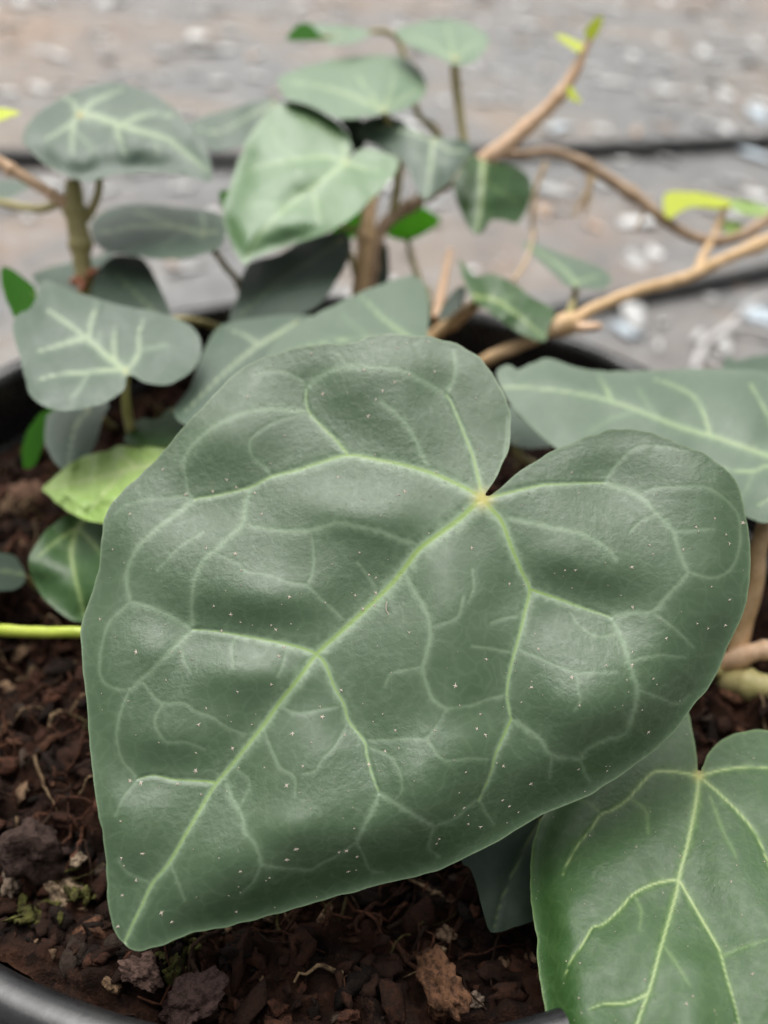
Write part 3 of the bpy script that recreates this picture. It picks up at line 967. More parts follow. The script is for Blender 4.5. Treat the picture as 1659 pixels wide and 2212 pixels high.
px_tube('stem', [(1545, 1470, None, 60), (1600, 1478, .272, 62), (1680, 1492, .268, 60), (1760, 1520, None, 55)], SM['olive'], ivyA, ((.4, .25),), 4)
px_tube('stem', [(1560, 1440, .281, 40), (1590, 1425, .274, 48), (1640, 1405, .270, 38), (1720, 1400, .272, 32), (1800, 1430, None, 28)], SM['pink'], ivyA, ((.25, .3), (.5, .25)), 5)

# star hairs on the blade
def specks(parent_leaf, data, n, size, seed, name='leaf_hairs', frame=None):
    V, vn, P2, de = data
    g = np.random.default_rng(seed)
    ok = np.where(de > 8)[0]
    ids = g.choice(ok, n, replace=False)
    VV, FF, off = [], [], 0
    for i in ids:
        p, nn = V[i], vn[i]
        a = np.cross(nn, [1, .3, 0]); a /= np.linalg.norm(a)
        b_ = np.cross(nn, a)
        arms = g.integers(3, 6)
        s = size * (.35 + 1.1 * g.random() ** 2)
        ph = g.uniform(0, 6.28)
        for k in range(arms):
            f = ph + 6.283 * k / arms + g.normal() * .25
            d = math.cos(f) * a + math.sin(f) * b_
            e = np.cross(nn, d)
            l = s * g.uniform(.6, 1.2)
            w = s * .24
            z = nn * .00006
            VV += [p + e * w + z, p - e * w + z, p + d * l + z * 1.5, p + z * 3]
            FF += [(off, off + 1, off + 2), (off, off + 2, off + 3), (off + 1, off + 3, off + 2), (off, off + 3, off + 1)]
            off += 4
    org = np.array(parent_leaf.parent.location)
    o = mesh_obj(name, np.array(VV), FF, M_HAIR, parent_leaf, org, smooth=False)
    o['kind'] = 'stuff'
    return o


m, t, b, N, L = nodes('leaf_hair')
b.inputs['Base Color'].default_value = (.50, .43, .35, 1)
b.inputs['Roughness'].default_value = .7
M_HAIR = m
specks(leaf_two, D2, 200, .00030, 6)
specks(leaf_hero, HD, 360, .00050, 5)
# a curl of lint lying on the big leaf
k = np.argmin(np.hypot(HD[2][:, 0] - 838, HD[2][:, 1] - 1318))
dl = np.linalg.norm(HD[0][k] - CAM) / np.linalg.norm(ray(838., 1318.)) - .0004
lint = thing('lint_fibre', 'tiny curled pale fibre lying on the big heart-shaped leaf', 'fibre', HD[0][k])
px_tube('strand', [(836, 1300, dl, 2.2), (834, 1312, dl, 2.6), (836, 1322, dl, 2.6), (843, 1331, dl, 2.6), (848, 1337, dl, 2.4), (849, 1331, dl, 2.2)], M_HAIR, lint, sides=6, wob=0)

# ---------------- the plant at the back left
base = on_plane(205, 815, SOIL_Z)
ivyB = thing('ivy_plant', 'ivy with white-veined grey-green leaves round a thick olive stem', 'ivy', base, 'ivy plants in the pot')
px_tube('stem', [(158, 392, .352, 34), (160, 425, .352, 42), (165, 470, .354, 42), (172, 520, .357, 44), (178, 570, .360, 40), (186, 610, .364, 38), (195, 690, .378, 38), (203, 770, .40, 40), (205, 815, None, 42)],
        SM['olive'], ivyB, ((.10, .3), (.22, .25), (.33, .15), (.5, .3)), 21)
px_tube('stem', [(160, 450, .353, 22), (130, 432, .350, 26), (100, 412, .348, 24), (50, 382, .345, 24), (20, 364, .343, 26), (-30, 330, .34, 22), (-90, 290, .338, 18)], SM['pink'], ivyB, ((.2, .3), (.55, .35)), 22)
for i, pts in enumerate([[(182, 600, .362, 20), (200, 588, .358, 16), (212, 580, .356, 5)], [(176, 604, .360, 24), (160, 608, .357, 18), (148, 606, .356, 6)], [(178, 610, .358, 20), (176, 622, .356, 14), (174, 630, .355, 4)]]):
    px_tube('bract', pts, SM['rust'], ivyB, (), 25 + i, sides=8)
L5 = [(48, 295), (75, 250), (125, 215), (165, 195), (215, 181), (250, 177), (280, 184), (325, 200), (370, 230), (400, 260), (430, 300), (452, 340), (459, 370), (454, 392), (435, 388), (400, 378), (350, 373), (300, 374),
      (240, 378), (190, 393), (165, 387), (125, 370), (90, 350), (62, 322)]
leaf(ivyB, L5, [(48, 295, .335), (454, 392, .325), (250, 177, .372), (190, 393, .327), (370, 230, .36)], LM['grey'],
     vs([(172, 245), (210, 252), (260, 270), (310, 285), (360, 300), (400, 330), (450, 370)],
        [[(172, 245), (205, 218), (260, 195)], [(172, 245), (150, 270), (100, 300)], [(160, 262), (156, 290), (155, 330)], [(250, 268), (258, 300), (270, 332)], [(262, 268), (320, 246), (372, 250)], [(172, 245), (158, 220), (140, 212)]],
        [[(330, 293), (338, 312), (340, 332)], [(160, 280), (190, 310), (200, 330)]], 4.5, 15, 1.0), (172, 245),
     [(172, 250, 0, 16), (200, 330, .345, 16), (214, 390, .348, 16), (208, 430, .352, 17), (190, 465, .355, 20), (172, 480, .356, 20)], wave=.0012, wave_s=150, curl=.008, curl_w=45, curl_dir=(.25, 1), bulge=.001, bulge_w=28, seed=31,
     label='grey leaf with bold pale veins at the top of the olive stem')
L4 = [(274, 812), (270, 837), (250, 857), (215, 874), (175, 884), (135, 887), (95, 877), (65, 852), (50, 802), (40, 757), (27, 712), (37, 682), (65, 665), (78, 640), (90, 612), (105, 606), (150, 627), (200, 642), (250, 657), (300, 667),
      (350, 677), (400, 697), (425, 717), (434, 742), (430, 777), (410, 804), (380, 824), (345, 832), (310, 824), (287, 813)]
leaf(ivyB, L4, [(272, 804, .285), (30, 700, .300), (420, 720, .305), (135, 887, .275), (345, 832, .285), (100, 610, .318)], LM['grey'],
     vs([(272, 802), (230, 767), (190, 732), (150, 702), (105, 670)],
        [[(272, 802), (290, 778), (300, 757), (300, 722), (310, 687)], [(250, 785), (247, 760), (246, 732), (250, 705)], [(190, 732), (197, 695), (210, 657)], [(182, 730), (125, 746), (80, 760)], [(265, 797), (185, 804), (120, 810), (85, 820)]],
        [[(300, 758), (335, 750), (362, 745)], [(190, 806), (175, 837), (155, 857)], [(240, 775), (215, 750), (215, 720)]], 4.5, 14, 1.0), (272, 802),
     [(273, 808, 0, 20), (270, 850, .292, 21), (276, 895, .30, 22), (286, 945, .312, 23), (300, 1010, None, 24)], wave=.0012, wave_s=180, bulge=.001, bulge_w=28, seed=32, label='white-veined grey leaf held low over the soil')
leaf(ivyB, [(2, 582), (15, 576), (45, 595), (75, 622), (76, 645), (66, 668), (36, 690), (16, 655), (3, 612)], [(2, 582, .335), (76, 640, .325), (30, 685, .318)], LM['vivid'], seed=33, wave=.0006,
     petiole=[(70, 640, 0, 12), (110, 640, .335, 14), (150, 650, .35, 14), (192, 670, .374, 16)], label='dark vivid green leaf tip seen from below')
L14 = [(195, 492), (208, 466), (240, 450), (300, 440), (380, 448), (440, 455), (475, 465), (487, 500), (476, 533), (440, 548), (390, 560), (330, 558), (280, 550), (230, 543), (203, 520)]
leaf(ivyB, L14, [(195, 490, .372), (480, 500, .350), (300, 440, .385), (340, 558, .345)], LM['grey'], vs([(440, 505), (380, 490), (300, 488), (250, 498), (205, 505)],
     [[(440, 505), (440, 480), (435, 460)], [(440, 505), (470, 500)], [(380, 490), (330, 470), (290, 455)]], [[(400, 500), (350, 530)]], 4, 12, .7), (440, 505),
     [(440, 505, 0, 14), (465, 545, .365, 14), (490, 580, .375, 14), (515, 612, .385, 15), (540, 700, .40, 16), (540, 800, None, 18)], wave=.001, seed=34, bulge_w=25, bulge=.0008, label='flat grey leaf behind the olive stem')
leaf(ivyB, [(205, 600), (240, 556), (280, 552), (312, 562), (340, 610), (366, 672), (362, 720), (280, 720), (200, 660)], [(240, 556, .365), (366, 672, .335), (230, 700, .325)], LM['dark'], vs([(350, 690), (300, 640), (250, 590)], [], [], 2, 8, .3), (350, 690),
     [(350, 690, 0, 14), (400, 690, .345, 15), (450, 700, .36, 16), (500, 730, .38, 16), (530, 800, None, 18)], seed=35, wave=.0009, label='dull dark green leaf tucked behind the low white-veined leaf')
leaf(ivyB, [(70, 600), (100, 580), (160, 565), (215, 552), (240, 535), (245, 560), (225, 600), (180, 640), (110, 640)], [(80, 600, .385), (230, 550, .392), (150, 640, .372)], LM['grey'], seed=36, wave=.0008,
     petiole=[(170, 610, 0, 12), (185, 640, .386, 12), (196, 690, .383, 14)], label='grey leaf mostly hidden behind the foot of the olive stem')
leaf(ivyB, [(105, 893), (150, 880), (232, 868), (222, 905), (205, 960), (180, 1005), (150, 1022), (120, 1000), (100, 965), (96, 925)], [(105, 893, .318), (232, 868, .322), (150, 1022, .296)], LM['grey'],
     vs([(190, 885), (160, 930), (145, 1010)], [], [], 2, 9, .5), (190, 885), [(190, 890, 0, 14), (215, 900, .335, 15), (250, 930, None, 16)], seed=37, wave=.0007, label='grey leaf hanging under the low white-veined leaf')
leaf(ivyB, [(112, 880), (122, 900), (100, 945), (82, 992), (66, 1010), (50, 1008), (47, 970), (60, 930), (85, 895)], [(112, 880, .327), (50, 1008, .312), (47, 950, .322)], LM['vivid'], seed=38, wave=.0006,
     petiole=[(110, 890, 0, 10), (150, 900, .335, 12), (200, 930, None, 14)], label='dark glossy green leaf on edge above the soil at the left')
L20 = [(92, 1055), (117, 1032), (156, 998), (195, 981), (234, 973), (258, 962), (312, 964), (370, 958), (400, 1000), (370, 1070), (300, 1125), (255, 1138), (219, 1130), (176, 1120), (137, 1098), (110, 1074)]
leaf(ivyB, L20, [(92, 1055, .290), (370, 960, .295), (219, 1130, .268), (258, 962, .300)], LM['lime'], vs([(380, 1000), (300, 1010), (220, 1030), (150, 1045), (96, 1055)], [[(300, 1010), (260, 985), (240, 975)], [(270, 1015), (220, 1070), (190, 1110)]], [], 3, 12, .5),
     (380, 1000), [(380, 1000, 0, 18), (420, 1030, .285, 20), (430, 1150, .290, 20), (420, 1230, None, 22)], step=5, wave=.0022, wave_s=75, bulge=.0014, bulge_w=25, seed=39, label='puckered pale lime leaf with a yellow tip')
L21 = [(205, 1112), (145, 1114), (105, 1141), (78, 1176), (62, 1208), (66, 1239), (82, 1274), (105, 1305), (137, 1329), (172, 1344), (240, 1330), (290, 1260), (290, 1170), (250, 1115)]
leaf(ivyB, L21, [(62, 1208, .280), (172, 1344, .262), (205, 1112, .290), (290, 1220, .272)], LM['fresh'], vs([(185, 1120), (168, 1140), (154, 1188), (160, 1235), (172, 1286), (185, 1340)], [[(168, 1140), (120, 1170), (80, 1205)], [(168, 1140), (215, 1190), (240, 1240)]], [], 4, 16, .6),
     (185, 1120), [(190, 1125, 0, 16), (250, 1140, .296, 18), (330, 1180, .30, 18), (410, 1235, None, 20)], step=5.5, wave=.0012, wave_s=160, fold=.006, fold_w=110, curl=.006, curl_w=50, curl_dir=(0, 1), seed=40, label='round dark green cupped leaf under the lime leaf')
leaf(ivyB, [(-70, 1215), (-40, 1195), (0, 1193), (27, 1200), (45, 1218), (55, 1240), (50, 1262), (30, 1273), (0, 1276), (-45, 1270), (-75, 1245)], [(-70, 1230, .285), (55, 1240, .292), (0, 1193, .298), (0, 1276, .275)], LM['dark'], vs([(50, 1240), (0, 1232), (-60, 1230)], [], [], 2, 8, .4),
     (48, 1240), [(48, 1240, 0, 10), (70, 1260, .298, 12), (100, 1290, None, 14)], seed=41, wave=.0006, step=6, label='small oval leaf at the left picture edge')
# the lime petiole lying across the soil
px_tube('stem', [(-420, 1330, None, 34), (-330, 1325, .272, 33), (-200, 1335, .264, 32), (-90, 1350, .258, 31), (0, 1361, .255, 28), (90, 1366, .252, 26), (175, 1366, .250, 25), (280, 1372, .252, 25), (400, 1400, .262, 26), (520, 1440, None, 28)], SM['lime'], ivyB, (), 42, wob=.03)['label'] = 'bright lime stalk lying level above the soil'
leaf(ivyB, [(-40, 240), (0, 233), (30, 237), (42, 246), (20, 253), (0, 260), (-40, 262)], [(-40, 240, .34), (42, 246, .342), (-40, 262, .335)], LM['yellow'], seed=43, wave=.0004,
     petiole=[(-30, 250, 0, 10), (-60, 260, .342, 12), (-90, 292, .338, 14)], label='yellow-green young leaf tip at the left picture edge')
leaf(ivyB, [(-60, 392), (0, 390), (40, 392), (66, 400), (40, 418), (10, 430), (-60, 434)], [(-60, 392, .40), (66, 400, .40), (0, 430, .39)], LM['grey'], seed=44, wave=.0005,
     petiole=[(-50, 425, 0, 12), (0, 437, .385, 16), (80, 452, .365, 18), (130, 440, .353, 18), (160, 442, .354, 16)], label='small grey leaf behind the pinkish side shoot')

# ---------------- the plant at the back: light green leaves and the long runners
base = on_plane(800, 800, SOIL_Z)
ivyC = thing('ivy_plant', 'ivy with light green upper leaves and long tan runners trailing over the back rim', 'ivy', base, 'ivy plants in the pot')
px_tube('stem', [(812, 400, .400, 26), (800, 440, .398, 32), (792, 500, .396, 34), (786, 560, .396, 36), (778, 630, .398, 38), (785, 700, .405, 40), (798, 800, None, 44)], SM['tan'], ivyC, ((.25, .25), (.55, .2)), 51)
px_tube('stem', [(1045, 350, .420, 22), (990, 380, .418, 24), (930, 420, .414, 26), (870, 455, .410, 27), (825, 495, .406, 28), (805, 560, .404, 28), (800, 640, .406, 28), (805, 720, .41, 28), (806, 795, None, 30)], SM['brown'], ivyC, ((.3, .3), (.55, .3)), 52)
px_tube('stem', [(1035, 352, .420, 34), (1062, 335, .419, 36), (1090, 315, .418, 34), (1150, 265, .415, 32), (1210, 205, .411, 28), (1246, 148, .408, 23), (1262, 110, .406, 18), (1278, 82, .404, 11)], SM['pink'], ivyC, ((.35, .15), (.62, .25)), 53)['label'] = 'pinkish young shoot rising with yellow tip leaves'
s4 = px_tube('stem', [(1045, 350, .422, 22), (1080, 335, .428, 20), (1130, 333, .436, 18), (1200, 330, .446, 22), (1290, 370, .444, 24), (1380, 430, .438, 24), (1440, 480, .434, 22), (1500, 513, .432, 22), (1560, 520, .432, 22), (1610, 505, .434, 24), (1659, 475, .437, 24), (1760, 415, .445, 22), (1830, 370, .45, 16)],
             SM['brown'], ivyC, ((.28, .4), (.40, .35), (.62, .25)), 54)
px_tube('stem', [(955, 880, None, 30), (1000, 815, .368, 28), (1050, 778, .358, 28), (1130, 742, .356, 28), (1180, 718, .358, 30), (1215, 704, .360, 34), (1240, 690, .363, 28), (1290, 664, .370, 27), (1380, 628, .382, 26), (1480, 600, .396, 26), (1560, 562, .408, 26), (1659, 520, .423, 28), (1800, 450, .445, 26), (1880, 410, .455, 20)],
        SM['tan'], ivyC, ((.32, .55), (.72, .3)), 55)['label'] = 'long tan runner trailing out over the rim'
px_tube('stem', [(870, 860, None, 34), (905, 770, .382, 32), (940, 722, .376, 30), (985, 690, .374, 30), (1020, 664, .375, 28), (1040, 648, .376, 20)], SM['tan'], ivyC, ((.55, .25), (.8, .3)), 56)
px_tube('stem', [(1222, 704, .361, 26), (1250, 708, .360, 24), (1290, 706, .358, 18), (1300, 706, .358, 8)], SM['pink'], ivyC, (), 57)
for i, pts in enumerate([[(1180, 352, .440, 14), (1160, 400, .442, 13), (1150, 470, .445, 11), (1155, 520, .447, 8)], [(1285, 372, .444, 14), (1270, 410, .445, 13), (1250, 445, .447, 11), (1240, 470, .448, 8)], [(1270, 366, .445, 14), (1272, 420, .446, 13), (1262, 465, .448, 8)],
                         [(1395, 442, .438, 9), (1385, 475, .44, 8), (1370, 500, .441, 5)], [(942, 690, .376, 26), (952, 640, .38, 22), (962, 590, .384, 18), (972, 540, .388, 12)], [(1110, 606, .372, 10), (1130, 575, .374, 9), (1145, 540, .376, 8), (1152, 500, .378, 7)]]):
    px_tube('aerial_root', pts, SM['pink' if i == 4 else 'root'], ivyC, (), 60 + i, sides=8)
px_tube('petiole', [(1565, 445, .436, 12), (1553, 480, .434, 14), (1540, 515, .432, 16), (1515, 560, .42, 18), (1508, 590, .4, 18)], SM['tan'], ivyC, (), 66)

L7 = [(620, 220), (655, 225), (700, 245), (735, 270), (754, 300), (758, 325), (750, 347), (762, 334), (785, 321), (822, 326), (860, 345), (852, 375), (830, 403), (800, 432), (760, 470), (700, 505), (640, 525), (580, 545), (545, 560), (527, 571),
      (508, 545), (490, 505), (482, 475), (482, 448), (498, 400), (510, 360), (530, 310), (555, 268), (580, 240), (598, 226)]
leaf(ivyC, L7, [(620, 220, .392), (750, 347, .372), (527, 571, .338), (860, 345, .375), (482, 460, .355)], LM['light'],
     vs([(748, 350), (690, 395), (610, 455), (560, 510), (530, 562)], [[(748, 350), (700, 338), (640, 345), (575, 355), (530, 375)], [(748, 350), (735, 310), (700, 280), (640, 250)], [(675, 408), (685, 450), (690, 480)], [(748, 350), (790, 365), (820, 370)]],
        [[(620, 447), (570, 440), (530, 445)], [(640, 345), (600, 310), (590, 280)]], 4, 15, .6), (748, 350), [(748, 350, 0, 18), (775, 400, .39, 20), (795, 450, .397, 22)], step=6, wave=.0010, wave_s=150, bulge=.0007, bulge_w=28, fold=.003, fold_w=120, curl=.006, curl_w=35, curl_dir=(-.8, .6), seed=71,
     label='light green heart-shaped leaf in the middle of the back plant')
L8 = [(602, 168), (640, 150), (700, 134), (780, 121), (850, 120), (890, 135), (914, 162), (921, 190), (903, 220), (862, 240), (832, 245), (790, 251), (740, 257), (700, 242), (665, 226), (622, 214), (605, 192)]
leaf(ivyC, L8, [(602, 168, .395), (850, 120, .440), (832, 245, .388), (921, 190, .41), (700, 242, .382)], LM['mint'],
     vs([(828, 238), (760, 207), (690, 186), (620, 176)], [[(828, 238), (790, 190), (760, 150)], [(828, 238), (846, 190), (852, 145)], [(828, 238), (880, 205), (908, 190)]], [], 4, 14, .5), (828, 238),
     [(828, 240, 0, 16), (850, 290, .405, 18), (860, 370, .408, 20), (850, 465, .408, 22)], wave=.0014, wave_s=150, curl=.004, curl_w=30, curl_dir=(.1, -1), bulge=.001, bulge_w=28, seed=72, label='broad pale green leaf above the heart-shaped one')
leaf(ivyC, [(855, 66), (900, 50), (960, 42), (1010, 50), (1050, 74), (1056, 95), (1040, 116), (1020, 135), (985, 141), (940, 121), (900, 106), (868, 88)], [(855, 66, .43), (1056, 95, .425), (985, 141, .405), (960, 42, .455)], LM['mint'],
     vs([(982, 128), (975, 95), (965, 55)], [[(982, 128), (930, 95), (880, 75)], [(982, 128), (1020, 95), (1045, 85)]], [], 3, 11, .5), (982, 128), [(983, 130, 0, 18), (984, 170, .418, 20), (990, 220, .419, 19), (998, 280, .420, 18), (1012, 352, .420, 18)],
     wave=.0012, wave_s=110, seed=73, label='topmost pale leaf on a straight olive stalk')
leaf(ivyC, [(618, 86), (630, 66), (645, 53), (662, 50), (680, 60), (692, 76), (700, 86), (660, 88)], [(618, 86, .425), (662, 50, .435), (700, 86, .425)], LM['vivid'], seed=74, wave=.0004, petiole=[(695, 80, 0, 8), (720, 80, .432, 8), (760, 82, .434, 8)], label='folded vivid green leaf tip at the very top')
leaf(ivyC, [(668, 52), (700, 54), (750, 57), (803, 66), (790, 80), (760, 93), (715, 95), (695, 84), (684, 66)], [(668, 52, .442), (803, 66, .44), (740, 95, .425)], LM['mint'], seed=75, wave=.0007,
     petiole=[(795, 70, 0, 10), (830, 68, .445, 12), (862, 90, .45, 13), (880, 160, .45, 14), (905, 250, .445, 16), (940, 280, .435, 16), (985, 382, .420, 18)], pet_mat='olive', label='narrow pale leaf seen almost edge-on at the very top')
L11 = [(770, 287), (786, 261), (830, 250), (868, 262), (900, 282), (930, 295), (994, 300), (1020, 320), (999, 355), (974, 390), (940, 418), (919, 432), (903, 415), (884, 370), (859, 341), (829, 321), (792, 306)]
leaf(ivyC, L11, [(770, 287, .388), (1020, 320, .388), (919, 432, .368), (930, 295, .392)], LM['grey'], vs([(935, 300), (932, 345), (926, 390), (919, 428)], [[(935, 300), (880, 285), (800, 275)], [(935, 300), (970, 325), (1005, 325)]], [[(932, 345), (960, 350)], [(932, 345), (895, 335)]], 4, 11, .55), (935, 300),
     [(935, 302, 0, 14), (930, 350, .402, 16), (905, 430, .412, 18)], step=5.5, wave=.0012, wave_s=90, fold=-.004, fold_w=60, seed=76, label='pointed grey leaf hanging over the shoot base')
L12 = [(1044, 347), (1079, 354), (1114, 360), (1142, 380), (1148, 415), (1136, 455), (1116, 482), (1085, 476), (1060, 476), (1048, 496), (1029, 506), (1009, 486), (989, 440), (979, 397), (999, 362), (1019, 332)]
leaf(ivyC, L12, [(1044, 347, .405), (1148, 415, .402), (1029, 506, .385), (979, 397, .398)], LM['fresh'], vs([(1044, 350), (1041, 400), (1037, 450), (1030, 500)], [], [[(1042, 390), (1090, 420), (1120, 440)]], 4, 11, .6), (1044, 350),
     [(1044, 350, 0, 14), (1035, 356, .415, 16), (1005, 374, .418, 18)], step=5.5, wave=.001, wave_s=90, fold=-.010, fold_w=60, seed=77, label='folded two-tone green leaf under the rising shoot')
leaf(ivyC, [(826, 480), (842, 462), (870, 450), (900, 444), (930, 455), (951, 480), (914, 506), (880, 519), (842, 512)], [(826, 480, .43), (951, 480, .428), (880, 519, .418)], LM['glow'], vs([(875, 515), (890, 480), (900, 450)], [], [], 2, 9, .4), (878, 515),
     [(880, 515, 0, 12), (890, 560, .42, 13), (908, 610, .415, 14), (925, 645, .405, 15), (900, 780, .392, 18)], seed=78, wave=.0007, label='bright vivid green leaf lit from behind')
leaf(ivyC, [(715, 500), (735, 470), (770, 452), (795, 450), (800, 470), (780, 500), (750, 520), (725, 520)], [(715, 500, .425), (795, 450, .43), (750, 520, .42)], LM['glow'], seed=79, wave=.0006, petiole=[(790, 470, 0, 10), (800, 490, .428, 10), (806, 540, .405, 12)], label='vivid green leaf behind the upright tan stem')
leaf(ivyC, [(473, 425), (482, 410), (497, 415), (505, 440), (500, 470), (484, 460)], [(473, 425, .375), (505, 440, .376), (490, 465, .37)], LM['vivid'], seed=80, wave=.0003, step=4, petiole=[(500, 445, 0, 8), (540, 460, .385, 9), (640, 470, .40, 10), (785, 500, .398, 12)], label='tiny vivid green edge beside the light heart-shaped leaf')
L15 = [(498, 700), (512, 640), (525, 590), (545, 565), (600, 550), (650, 522), (712, 502), (748, 502), (760, 535), (745, 575), (712, 632), (680, 665), (620, 690), (555, 705)]
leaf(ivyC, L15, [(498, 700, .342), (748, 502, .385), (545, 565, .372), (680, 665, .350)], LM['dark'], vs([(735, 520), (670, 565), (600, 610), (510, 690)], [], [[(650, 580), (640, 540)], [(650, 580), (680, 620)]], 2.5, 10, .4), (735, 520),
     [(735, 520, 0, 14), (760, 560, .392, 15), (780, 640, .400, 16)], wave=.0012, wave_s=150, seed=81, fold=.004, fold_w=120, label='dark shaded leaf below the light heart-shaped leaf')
L17 = [(575, 790), (590, 745), (620, 712), (700, 670), (760, 640), (820, 615), (880, 597), (908, 603), (925, 640), (926, 700), (905, 760), (800, 820), (650, 830)]
leaf(ivyC, L17, [(575, 790, .300), (880, 597, .345), (926, 700, .335), (700, 670, .325), (800, 820, .29)], LM['pale'], vs([(900, 740), (830, 690), (800, 660), (780, 640)], [[(900, 740), (800, 730), (700, 740), (620, 760)]], [[(800, 730), (760, 700), (740, 680)]], 3, 12, .5), (900, 745),
     [(900, 745, 0, 18), (910, 790, .345, 20), (880, 870, None, 22)], wave=.0014, wave_s=200, seed=82, label='pale leaf rising just behind the top of the big leaf')
L18 = [(375, 885), (412, 832), (438, 762), (475, 705), (555, 686), (640, 680), (690, 690), (650, 740), (570, 790), (500, 860), (430, 920), (395, 915)]
leaf(ivyC, L18, [(375, 885, .292), (475, 705, .330), (690, 690, .340), (450, 900, .282)], LM['grey'], vs([(640, 700), (560, 745), (480, 810), (400, 890)], [[(560, 745), (520, 720), (490, 712)]], [], 3, 11, .4), (640, 700),
     [(640, 700, 0, 16), (680, 740, .355, 18), (740, 830, None, 20)], wave=.0012, wave_s=200, seed=83, label='grey-green leaf between the low white-veined leaf and the big leaf')
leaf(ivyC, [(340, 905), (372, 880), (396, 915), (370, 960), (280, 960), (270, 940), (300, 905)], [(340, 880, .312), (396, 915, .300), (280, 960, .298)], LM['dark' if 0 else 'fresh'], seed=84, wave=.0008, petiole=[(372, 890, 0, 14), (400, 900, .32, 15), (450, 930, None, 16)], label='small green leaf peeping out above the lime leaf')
L6 = [(408, 268), (440, 251), (500, 235), (560, 216), (600, 214), (596, 250), (565, 290), (530, 312), (480, 325), (455, 326), (430, 300)]
leaf(ivyC, L6, [(408, 268, .40), (600, 214, .425), (480, 325, .39)], LM['grey'], vs([(590, 225), (530, 255), (470, 285), (420, 275)], [], [[(530, 255), (520, 290)]], 2, 9, .35), (590, 225), [(590, 230, 0, 12), (640, 280, .425, 14), (720, 380, .42, 15), (808, 430, .402, 18)],
     seed=85, wave=.001, wave_s=100, label='blurred grey leaf between the bold-veined leaf and the light green leaf')
L23 = [(989, 557), (1009, 577), (1029, 597), (1064, 592), (1109, 612), (1149, 642), (1189, 662), (1198, 682), (1186, 704), (1181, 727), (1169, 738), (1129, 722), (1089, 697), (1049, 667), (1022, 650), (1003, 607)]
leaf(ivyC, L23, [(989, 557, .372), (1198, 682, .352), (1169, 738, .342), (1064, 592, .368)], LM['fresh'], vs([(1025, 640), (1075, 650), (1130, 690), (1175, 728)], [], [[(1075, 650), (1110, 640)]], 3, 11, .6), (1025, 640), [(1026, 640, 0, 12), (1025, 652, .37, 14), (1005, 678, .374, 16)],
     step=5.5, wave=.0012, wave_s=80, fold=-.003, fold_w=60, seed=86, label='small fresh green leaf above the dark gap at the rim')
L24 = [(1129, 525), (1159, 527), (1209, 547), (1259, 562), (1304, 582), (1322, 606), (1304, 624), (1254, 622), (1224, 617), (1197, 592), (1159, 557)]
leaf(ivyC, L24, [(1129, 525, .402), (1322, 606, .385), (1224, 617, .378), (1259, 562, .396)], LM['pale'], vs([(1245, 612), (1215, 580), (1170, 548), (1135, 528)], [[(1245, 612), (1275, 600), (1300, 595)]], [], 3, 9, .4), (1245, 612), [(1245, 614, 0, 14), (1240, 645, .383, 15), (1228, 680, .372, 16), (1220, 702, .361, 18)],
     step=5.5, wave=.0008, seed=87, label='small slender leaf standing on the tan runner')
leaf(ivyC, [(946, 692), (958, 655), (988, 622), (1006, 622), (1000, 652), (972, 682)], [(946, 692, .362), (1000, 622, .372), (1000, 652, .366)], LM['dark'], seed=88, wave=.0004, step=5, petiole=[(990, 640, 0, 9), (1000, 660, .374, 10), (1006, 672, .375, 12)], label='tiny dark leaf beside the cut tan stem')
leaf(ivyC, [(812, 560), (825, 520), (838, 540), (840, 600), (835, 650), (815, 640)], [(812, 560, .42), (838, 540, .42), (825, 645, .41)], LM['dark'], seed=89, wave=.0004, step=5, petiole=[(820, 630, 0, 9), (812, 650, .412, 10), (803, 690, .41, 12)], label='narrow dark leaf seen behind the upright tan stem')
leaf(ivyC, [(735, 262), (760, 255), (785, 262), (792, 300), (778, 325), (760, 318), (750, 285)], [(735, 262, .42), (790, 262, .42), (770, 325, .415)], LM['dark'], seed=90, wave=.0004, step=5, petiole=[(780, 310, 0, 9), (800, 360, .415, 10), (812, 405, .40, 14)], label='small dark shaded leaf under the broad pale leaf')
# young tips
leaf(ivyC, [(1198, 76), (1220, 76), (1254, 90), (1268, 102), (1250, 113), (1229, 101)], [(1198, 76, .408), (1268, 102, .406), (1250, 113, .404)], LM['yellow'], seed=91, wave=.0003, step=4, petiole=[(1262, 102, 0, 6), (1262, 106, .407, 7), (1264, 110, .406, 8)], label='yellow-green young leaf pointing sideways from the shoot')
leaf(ivyC, [(1300, 34), (1298, 56), (1286, 82), (1270, 87), (1264, 66), (1280, 44)], [(1300, 34, .404), (1264, 70, .402), (1286, 82, .404)], LM['yellow'], seed=92, wave=.0003, step=4, petiole=[(1276, 80, 0, 6), (1276, 86, .405, 8), (1272, 95, .406, 9)], label='yellow-green terminal leaf on the shoot tip')
leaf(ivyC, [(1226, 186), (1238, 190), (1256, 220), (1240, 218), (1228, 210)], [(1226, 186, .405), (1256, 220, .405), (1230, 210, .403)], LM['yellow'], seed=93, wave=.0002, step=3.5, petiole=[(1229, 192, 0, 5), (1226, 190, .409, 6), (1222, 188, .411, 7)], label='tiny yellow bud leaf halfway up the shoot')
leaf(ivyC, [(1437, 418), (1474, 414), (1529, 419), (1570, 430), (1580, 444), (1549, 450), (1504, 446), (1474, 455), (1449, 472), (1436, 462)], [(1437, 418, .432), (1580, 444, .432), (1440, 468, .426)], LM['yellow'], seed=94, wave=.0006, step=5, petiole=[(1565, 444, 0, 10), (1564, 446, .436, 11), (1562, 455, .436, 12)],
     label='curved lime yellow leaf over the runner at the right')
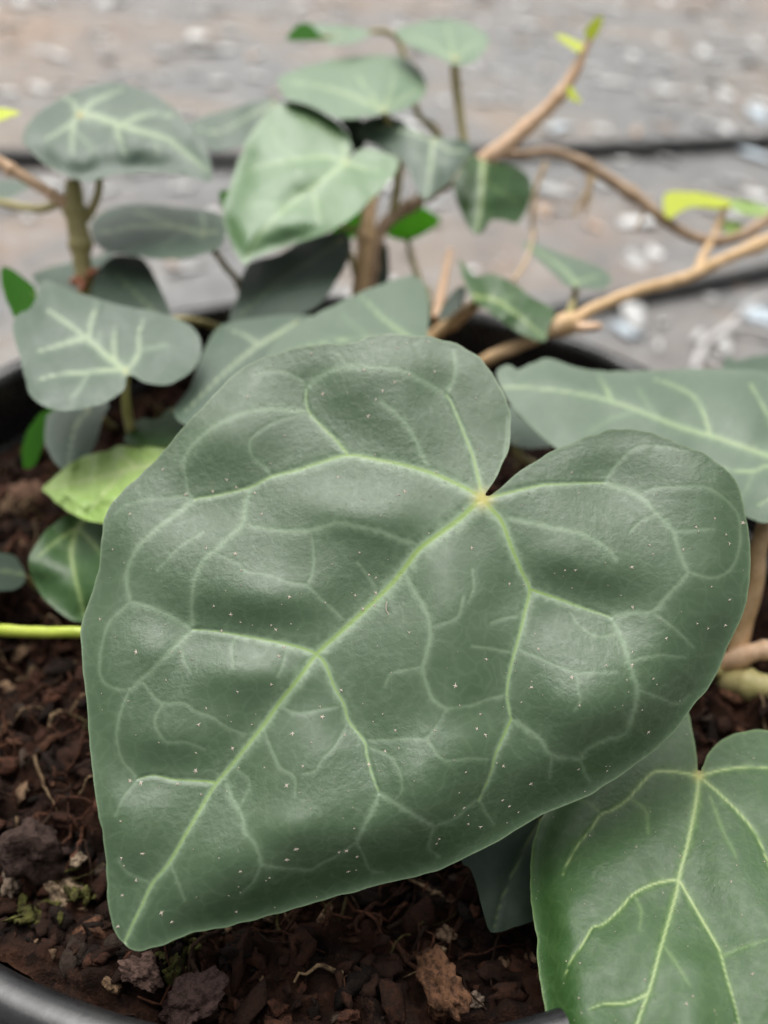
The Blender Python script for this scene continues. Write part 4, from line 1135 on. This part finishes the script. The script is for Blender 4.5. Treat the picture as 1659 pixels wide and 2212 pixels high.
leaf(ivyC, [(1575, 430), (1629, 438), (1680, 452), (1690, 470), (1649, 468), (1609, 463), (1578, 448)], [(1575, 430, .442), (1690, 460, .445), (1609, 463, .438)], LM['lime'], seed=95, wave=.0005, step=5, petiole=[(1580, 444, 0, 8), (1572, 450, .441, 9), (1560, 462, .436, 10)], label='paler lime leaf behind the curved yellow one')
leaf(ivyC, [(1562, 478), (1598, 478), (1602, 498), (1580, 508), (1564, 500)], [(1562, 478, .44), (1602, 490, .441), (1575, 508, .437)], LM['lime'], seed=96, wave=.0003, step=4, petiole=[(1565, 490, 0, 6), (1556, 484, .437, 7), (1552, 486, .434, 9)], label='tiny lime leaf hanging below the curved yellow one')

# ------------------------------------------------------------------ on the ground cloth
m, t, b, N, L = nodes('black_hose')
n1 = noise_tex(t, 30, 5, .6)
c = mix(t, (.018, .018, .018), (.07, .068, .065), ramp(t, n1, .45, .72))
L.new(c, b.inputs['Base Color'])
b.inputs['Roughness'].default_value = .5
M_HOSE = m


def hose(pts, rad, label):
    Q = np.array([on_plane(x, y, rad * .9) for x, y in pts])
    Q = catmull(Q, 16)
    o = tube('irrigation_hose', Q, np.full(len(Q), rad), M_HOSE, None, None, 16, .02)
    tag(o, label, 'hose')


hose([(-3000, 420), (-1500, 380), (-500, 352), (0, 338), (450, 342), (800, 336), (1100, 328), (1400, 316), (1659, 303), (2200, 272), (3400, 205)], .0115, 'black hose lying across the ground cloth, the farther of two')
hose([(3600, 110), (2300, 420), (1900, 522), (1659, 583), (1400, 634), (1100, 695), (800, 756), (0, 916), (-1200, 1156)], .0085, 'black hose on the ground cloth passing close behind the pot')

m, t, b, N, L = nodes('pale_litter')
a = N.new('ShaderNodeAttribute'); a.attribute_name = 'tint'
n1 = noise_tex(t, 200, 3)
L.new(mix(t, a.outputs['Color'], (.5, .48, .45), ramp(t, n1, .4, .7, 0, .5)), b.inputs['Base Color'])
b.inputs['Roughness'].default_value = .8
M_LIT = m
VV, FF, TT = [], [], []
off = 0
spots = [(460, 8), (650, 75), (700, 225), (440, 130), (850, 155), (945, 350), (1105, 235), (240, 240), (930, 215), (1290, 30), (25, 395), (790, 805)]
spots = [(x * .5, y * .5) for x, y in spots] + [(829 + x * .5, y * .5) for x, y in ((360, 40), (675, 30), (565, 195), (500, 310), (430, 435), (770, 545), (1235, 270), (1220, 395), (1580, 270), (1620, 500), (1610, 670), (1040, 355), (950, 30), (620, 110), (900, 290), (1550, 30),
          (1100, 960), (1600, 840))] + [(1375, 570), (1640, 675), (1350, 710), (400, 580), (830, 205 * 3)]
pts = [(x, y, 1.0) for x, y in spots]
for i in range(1300):
    pts.append((rng.uniform(-1.7, 1.7), rng.uniform(.45, 3.6), rng.uniform(.25, .75)))
blue = {(829 + 385, 272.5), (829 + 810, 250), (829 + 805, 335), (1640, 675), (1350, 710)}
for i, (x, y, s) in enumerate(pts):
    p = on_plane(x, y, .0) if s == 1.0 else np.array([x, y, 0.0])
    if np.hypot(p[0] - POT[0], p[1] - POT[1]) < .19: continue
    sz = .019 * s * rng.uniform(.7, 1.15) * (.75 + .3 * np.linalg.norm(p) / 1.5)
    V = protos[i % 30] * [sz, sz, min(.0035, sz * .25)]
    V = V - [0, 0, V[:, 2].min() + .0035] + p
    VV.append(V); FF.append(IF + off); off += len(IV)
    if (x, y) in blue: col = (.46, .54, .60)
    elif s < .7 and rng.random() < .25: col = (.36, .24, .16)
    else: col = np.array((.62, .62, .61)) * rng.uniform(.6, 1.1)
    TT.append(np.repeat(np.array(col)[None], len(IV), 0))
o = mesh_obj('pale_litter', np.concatenate(VV), np.concatenate(FF), M_LIT, attrs={'tint': np.concatenate(TT)})
tag(o, 'whitish flecks and crumbs scattered over the ground cloth', 'litter', kind='stuff')

m, t, b, N, L = nodes('white_string')
b.inputs['Base Color'].default_value = (.52, .50, .49, 1)
b.inputs['Roughness'].default_value = .7
Q = catmull(np.array([on_plane(x, y, .003) for x, y in ((1500, 800), (1512, 765), (1530, 735), (1565, 715), (1600, 706), (1640, 712), (1700, 730), (1780, 720))]), 12)
tag(tube('string', Q, np.full(len(Q), .0035), m, None, None, 8, .05), 'loop of whitish string on the ground cloth beside the pot', 'string')
Q = catmull(np.array([on_plane(x, y, .003) for x, y in ((1560, 712), (1590, 690), (1620, 660), (1659, 640), (1720, 628))]), 12)
tag(tube('string', Q, np.full(len(Q), .0025), m, None, None, 8, .05), 'thin end of whitish string running off towards the near hose', 'string')

for w in WARN: print('WARN', w)
